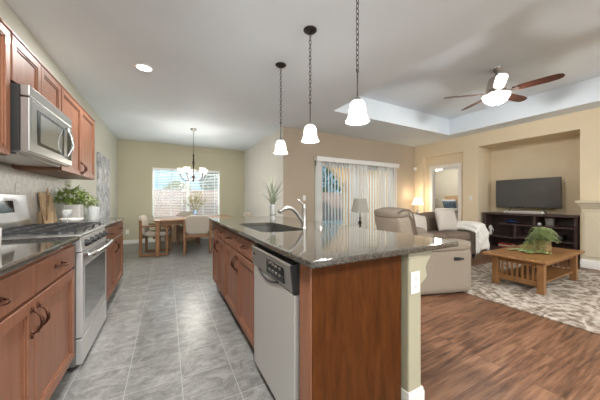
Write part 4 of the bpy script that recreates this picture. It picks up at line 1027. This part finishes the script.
# sofa (faces local -Y)
so = thing('sofa', 'taupe tufted sofa along the living room with white throw over its right arm', 'sofa', (4.66, 3.14, 0), R(-4))
sw, sd = .89, .46
for x_ in (-sw+.12, sw-.12):
    for y_ in (-sd+.08, sd-.08): MB().cyl((x_, y_, 0), (x_, y_, .10), .02, .03).build('foot', 'black', so)
MB().cushion(-sw+.1, sw-.1, -sd+.02, sd, .09, .38, puff=.08).build('seat_box', 'fabric_greige', so, smooth=True)
for a, b in ((-.66, -.005), (.005, .66)):
    MB().cushion(a, b, -sd, .2, .35, .53, puff=.2).build('seat', 'fabric_taupe', so, smooth=True)
    Mb = Matrix.Translation((0, .20, .48)) @ Matrix.Rotation(R(-12), 4, 'X')
    bc = MB(Mb).cushion(a, b, -.09, .12, 0, .42, puff=.2).build('back_cushion', 'fabric_taupe', so, smooth=True)
    tf = MB(Mb)
    for i in range(3):
        for j in range(2):
            px = a+(b-a)*(i+1)/4; pz = .14+.14*j
            tf.cushion(px-.012, px+.012, -.098, -.085, pz-.012, pz+.012, puff=.5)
    tf.build('tuft_buttons', 'leather_edge', bc, smooth=True)
MB().cushion(-sw+.1, sw-.1, .26, sd+.03, .1, .84, puff=.1).build('back_frame', 'fabric_greige', so, smooth=True)
for s in (-1, 1):
    x_ = s*(sw-.12)
    MB().cushion(x_-.12, x_+.12, -sd-.02, sd, .07, .60, puff=.1).build('arm', 'fabric_greige', so, smooth=True)
    MB().cushion(x_-.14, x_+.14, -sd-.04, sd-.05, .52, .68, puff=.3).build('arm_pad', 'fabric_greige', so, smooth=True)
# throw over the right arm: draped strip
def drape(label):
    t_ = bmesh.new(); xa, xb_ = sw-.30, sw+.04
    prof = [(-.50, .36), (-.42, .5), (-.36, .62)]   # placeholder profile along x handled below
    cols = 34; rows = 34; grid = []
    # cross-section over the arm: x goes inner->outer
    sec = [(sw-.31, .545), (sw-.29, .60), (sw-.27, .66), (sw-.22, .70), (sw-.12, .712), (sw-.02, .70), (sw+.03, .655), (sw+.045, .58), (sw+.05, .45), (sw+.055, .32)]
    def secp(u):
        f = u*(len(sec)-1); i = min(int(f), len(sec)-2); f -= i
        return sec[i][0]*(1-f)+sec[i+1][0]*f, sec[i][1]*(1-f)+sec[i+1][1]*f
    ln = [(.10, 0), (-.1, 0), (-.3, 0), (-.44, -.0), (-.515, -.03), (-.55, -.12), (-.562, -.25), (-.57, -.38), (-.575, -.50)]
    for j in range(rows+1):
        f = j/rows*(len(ln)-1); i = min(int(f), len(ln)-2); f -= i
        y_ = ln[i][0]*(1-f)+ln[i+1][0]*f; dz = ln[i][1]*(1-f)+ln[i+1][1]*f
        row = []
        for c_ in range(cols+1):
            u = c_/cols; x_, z_ = secp(u)
            w_ = .012*math.sin(u*31+j*.23)+.007*math.sin(u*17-j*.5)
            yy, zz = y_, z_+dz
            if dz < 0:
                zz = max(.1+.03*math.sin(u*9), min(z_, .70)+dz*(1 if z_ > .5 else .35)); yy = y_-abs(w_)*1.6
                if z_ < .62: yy = max(yy, -.545)
            else: zz = z_+abs(w_)*.6
            row.append(t_.verts.new((x_+(w_ if z_ < .62 else 0)*.6, yy, zz+.008)))
        grid.append(row)
    for j in range(rows):
        for c_ in range(cols): t_.faces.new((grid[j][c_], grid[j][c_+1], grid[j+1][c_+1], grid[j+1][c_]))
    m_ = MB(ROOTM[so.name]); m_._in(t_)
    o = m_.build('throw_blanket', 'throw_white', smooth=True)
    md_ = o.modifiers.new('thickness', 'SOLIDIFY'); md_.thickness = .012; md_.offset = 1
    tag(o, label, 'blanket')
drape('white woven throw draped over the right arm of the sofa')
def pillow(M_, w_, h_, d_, label, mat='pillow_white', group='throw pillows on the sofa'):
    t_ = bmesh.new(); n = 14; top = []; bot = []
    for sgn, L_ in ((1, top), (-1, bot)):
        for i in range(n+1):
            row = []
            for j in range(n+1):
                u, v = i/n*2-1, j/n*2-1
                b_ = max(0, (1-u**2)*(1-v**2))**.38
                pin = 1-.05*(1-abs(u))*abs(v)**3; pin2 = 1-.05*(1-abs(v))*abs(u)**3
                row.append(t_.verts.new((u*w_/2*pin2, sgn*d_/2*b_, v*h_/2*pin)))
            L_.append(row)
        for i in range(n):
            for j in range(n): t_.faces.new((L_[i][j], L_[i+1][j], L_[i+1][j+1], L_[i][j+1]))
    bmesh.ops.remove_doubles(t_, verts=t_.verts[:], dist=.0005); bmesh.ops.recalc_face_normals(t_, faces=t_.faces[:])
    m_ = MB(M_); m_._in(t_); tag(m_.build('throw_pillow', mat, smooth=True), label, 'pillow', group)
SM = ROOTM[so.name]
pillow(SM @ Matrix.Translation((.40, -.07, .745)) @ Matrix.Rotation(R(-16), 4, 'X') @ Matrix.Rotation(R(4), 4, 'Y'), .60, .48, .17, 'large square off-white pillow on the sofa beside the throw')
pillow(SM @ Matrix.Translation((-.42, -.08, .71)) @ Matrix.Rotation(R(-18), 4, 'X') @ Matrix.Rotation(R(14), 4, 'Y'), .40, .36, .15, 'smaller white pillow on the sofa half hidden behind the recliner')

# ------------------------------------------------------------------ bedroom
t = thing('bed', 'bed with white bedding and wooden headboard seen through the doorway', 'bed', (9.3, 5.35, 0))
MB().box(10.30, 10.36, 4.55, 6.28, 0, 1.33, .01).build('headboard', 'light_wood', t, world=True)
MB().box(8.3, 10.3, 4.65, 6.15, .12, .40, .01).build('bed_base', 'bedding', t, world=True)
for x_ in (8.4, 10.2):
    for y_ in (4.75, 6.05): MB().cyl((x_, y_, 0), (x_, y_, .12), .03).build('foot', 'black', t, world=True)
MB().cushion(8.28, 10.3, 4.63, 6.17, .38, .80, puff=.08).build('mattress', 'bedding', t, smooth=True, world=True)
MB().cushion(8.22, 9.8, 4.56, 6.24, .30, .84, puff=.08).build('duvet', 'bedding', t, smooth=True, world=True)
def bedpil(x, y, mat, label, s=1.0):
    M_ = Matrix.Translation((x, y, .80+.18*s)) @ Matrix.Rotation(R(90), 4, 'Z') @ Matrix.Rotation(R(-20), 4, 'X')
    pillow(M_, .62*s, .42*s, .18, label, mat, 'pillows on the bed')
bedpil(10.12, 5.95, 'bedding', 'white pillow against the headboard, left side of the bed')
bedpil(10.12, 5.2, 'bedding', 'white pillow against the headboard, right side of the bed')
bedpil(9.88, 5.82, 'pillow_blue', 'dark slate blue pillow at the left of the bed', .85)
bedpil(9.88, 5.08, 'pillow_blue', 'slate blue pillow at the right of the bed', .85)
t = thing('nightstand', 'pale nightstand left of the bed', 'nightstand', (10.15, 6.62, 0))
MB().box(9.92, 10.38, 6.40, 6.85, .05, .65, .01).build('body', 'light_wood', t, world=True)
MB().box(9.95, 10.38, 6.43, 6.82, 0, .05).build('plinth', 'light_wood', t, world=True)
for z_ in (.12, .38): MB().box(9.905, 9.921, 6.43, 6.82, z_, z_+.22, .004).build('drawer', 'light_wood', t, world=True)
t = thing('bedside_lamp', 'small lamp with beige shade on the nightstand', 'lamp', (10.12, 6.60, .65))
MB().lathe((0, 0, 0), [(0, 0), (.07, 0), (.03, .04), (.05, .14), (.02, .24), (.01, .36), (0, .36)]).build('base', 'ceramic_white', t, smooth=True)
MB().lathe((0, 0, 0), [(.15, .34), (.10, .55), (.097, .55), (.147, .34)]).cyl((-.1, 0, .54), (.1, 0, .54), .003).cyl((0, 0, .35), (0, 0, .54), .004).build('lamp_shade', 'fabric_chair', t, smooth=50)
t = thing('flush_ceiling_light', 'round glowing flush light on the bedroom ceiling', 'ceiling light', (9.3, 5.95, 2.30))
MB().lathe((0, 0, 0), [(.10, .139), (.10, .11), (.17, .10), (.17, .09), (.0, .09)]).build('base', 'nickel', t, smooth=40)
MB().lathe((0, 0, 0), [(.21, .10), (.20, .06), (.13, .02), (.0, .0)], 28).build('glass_bowl', 'bed_light', t, smooth=True)
lamp('bedroom_bulb', 'POINT', (9.3, 5.95, 2.24), 24, (1, .93, .82), radius=.12)
bpy.context.view_layer.update()
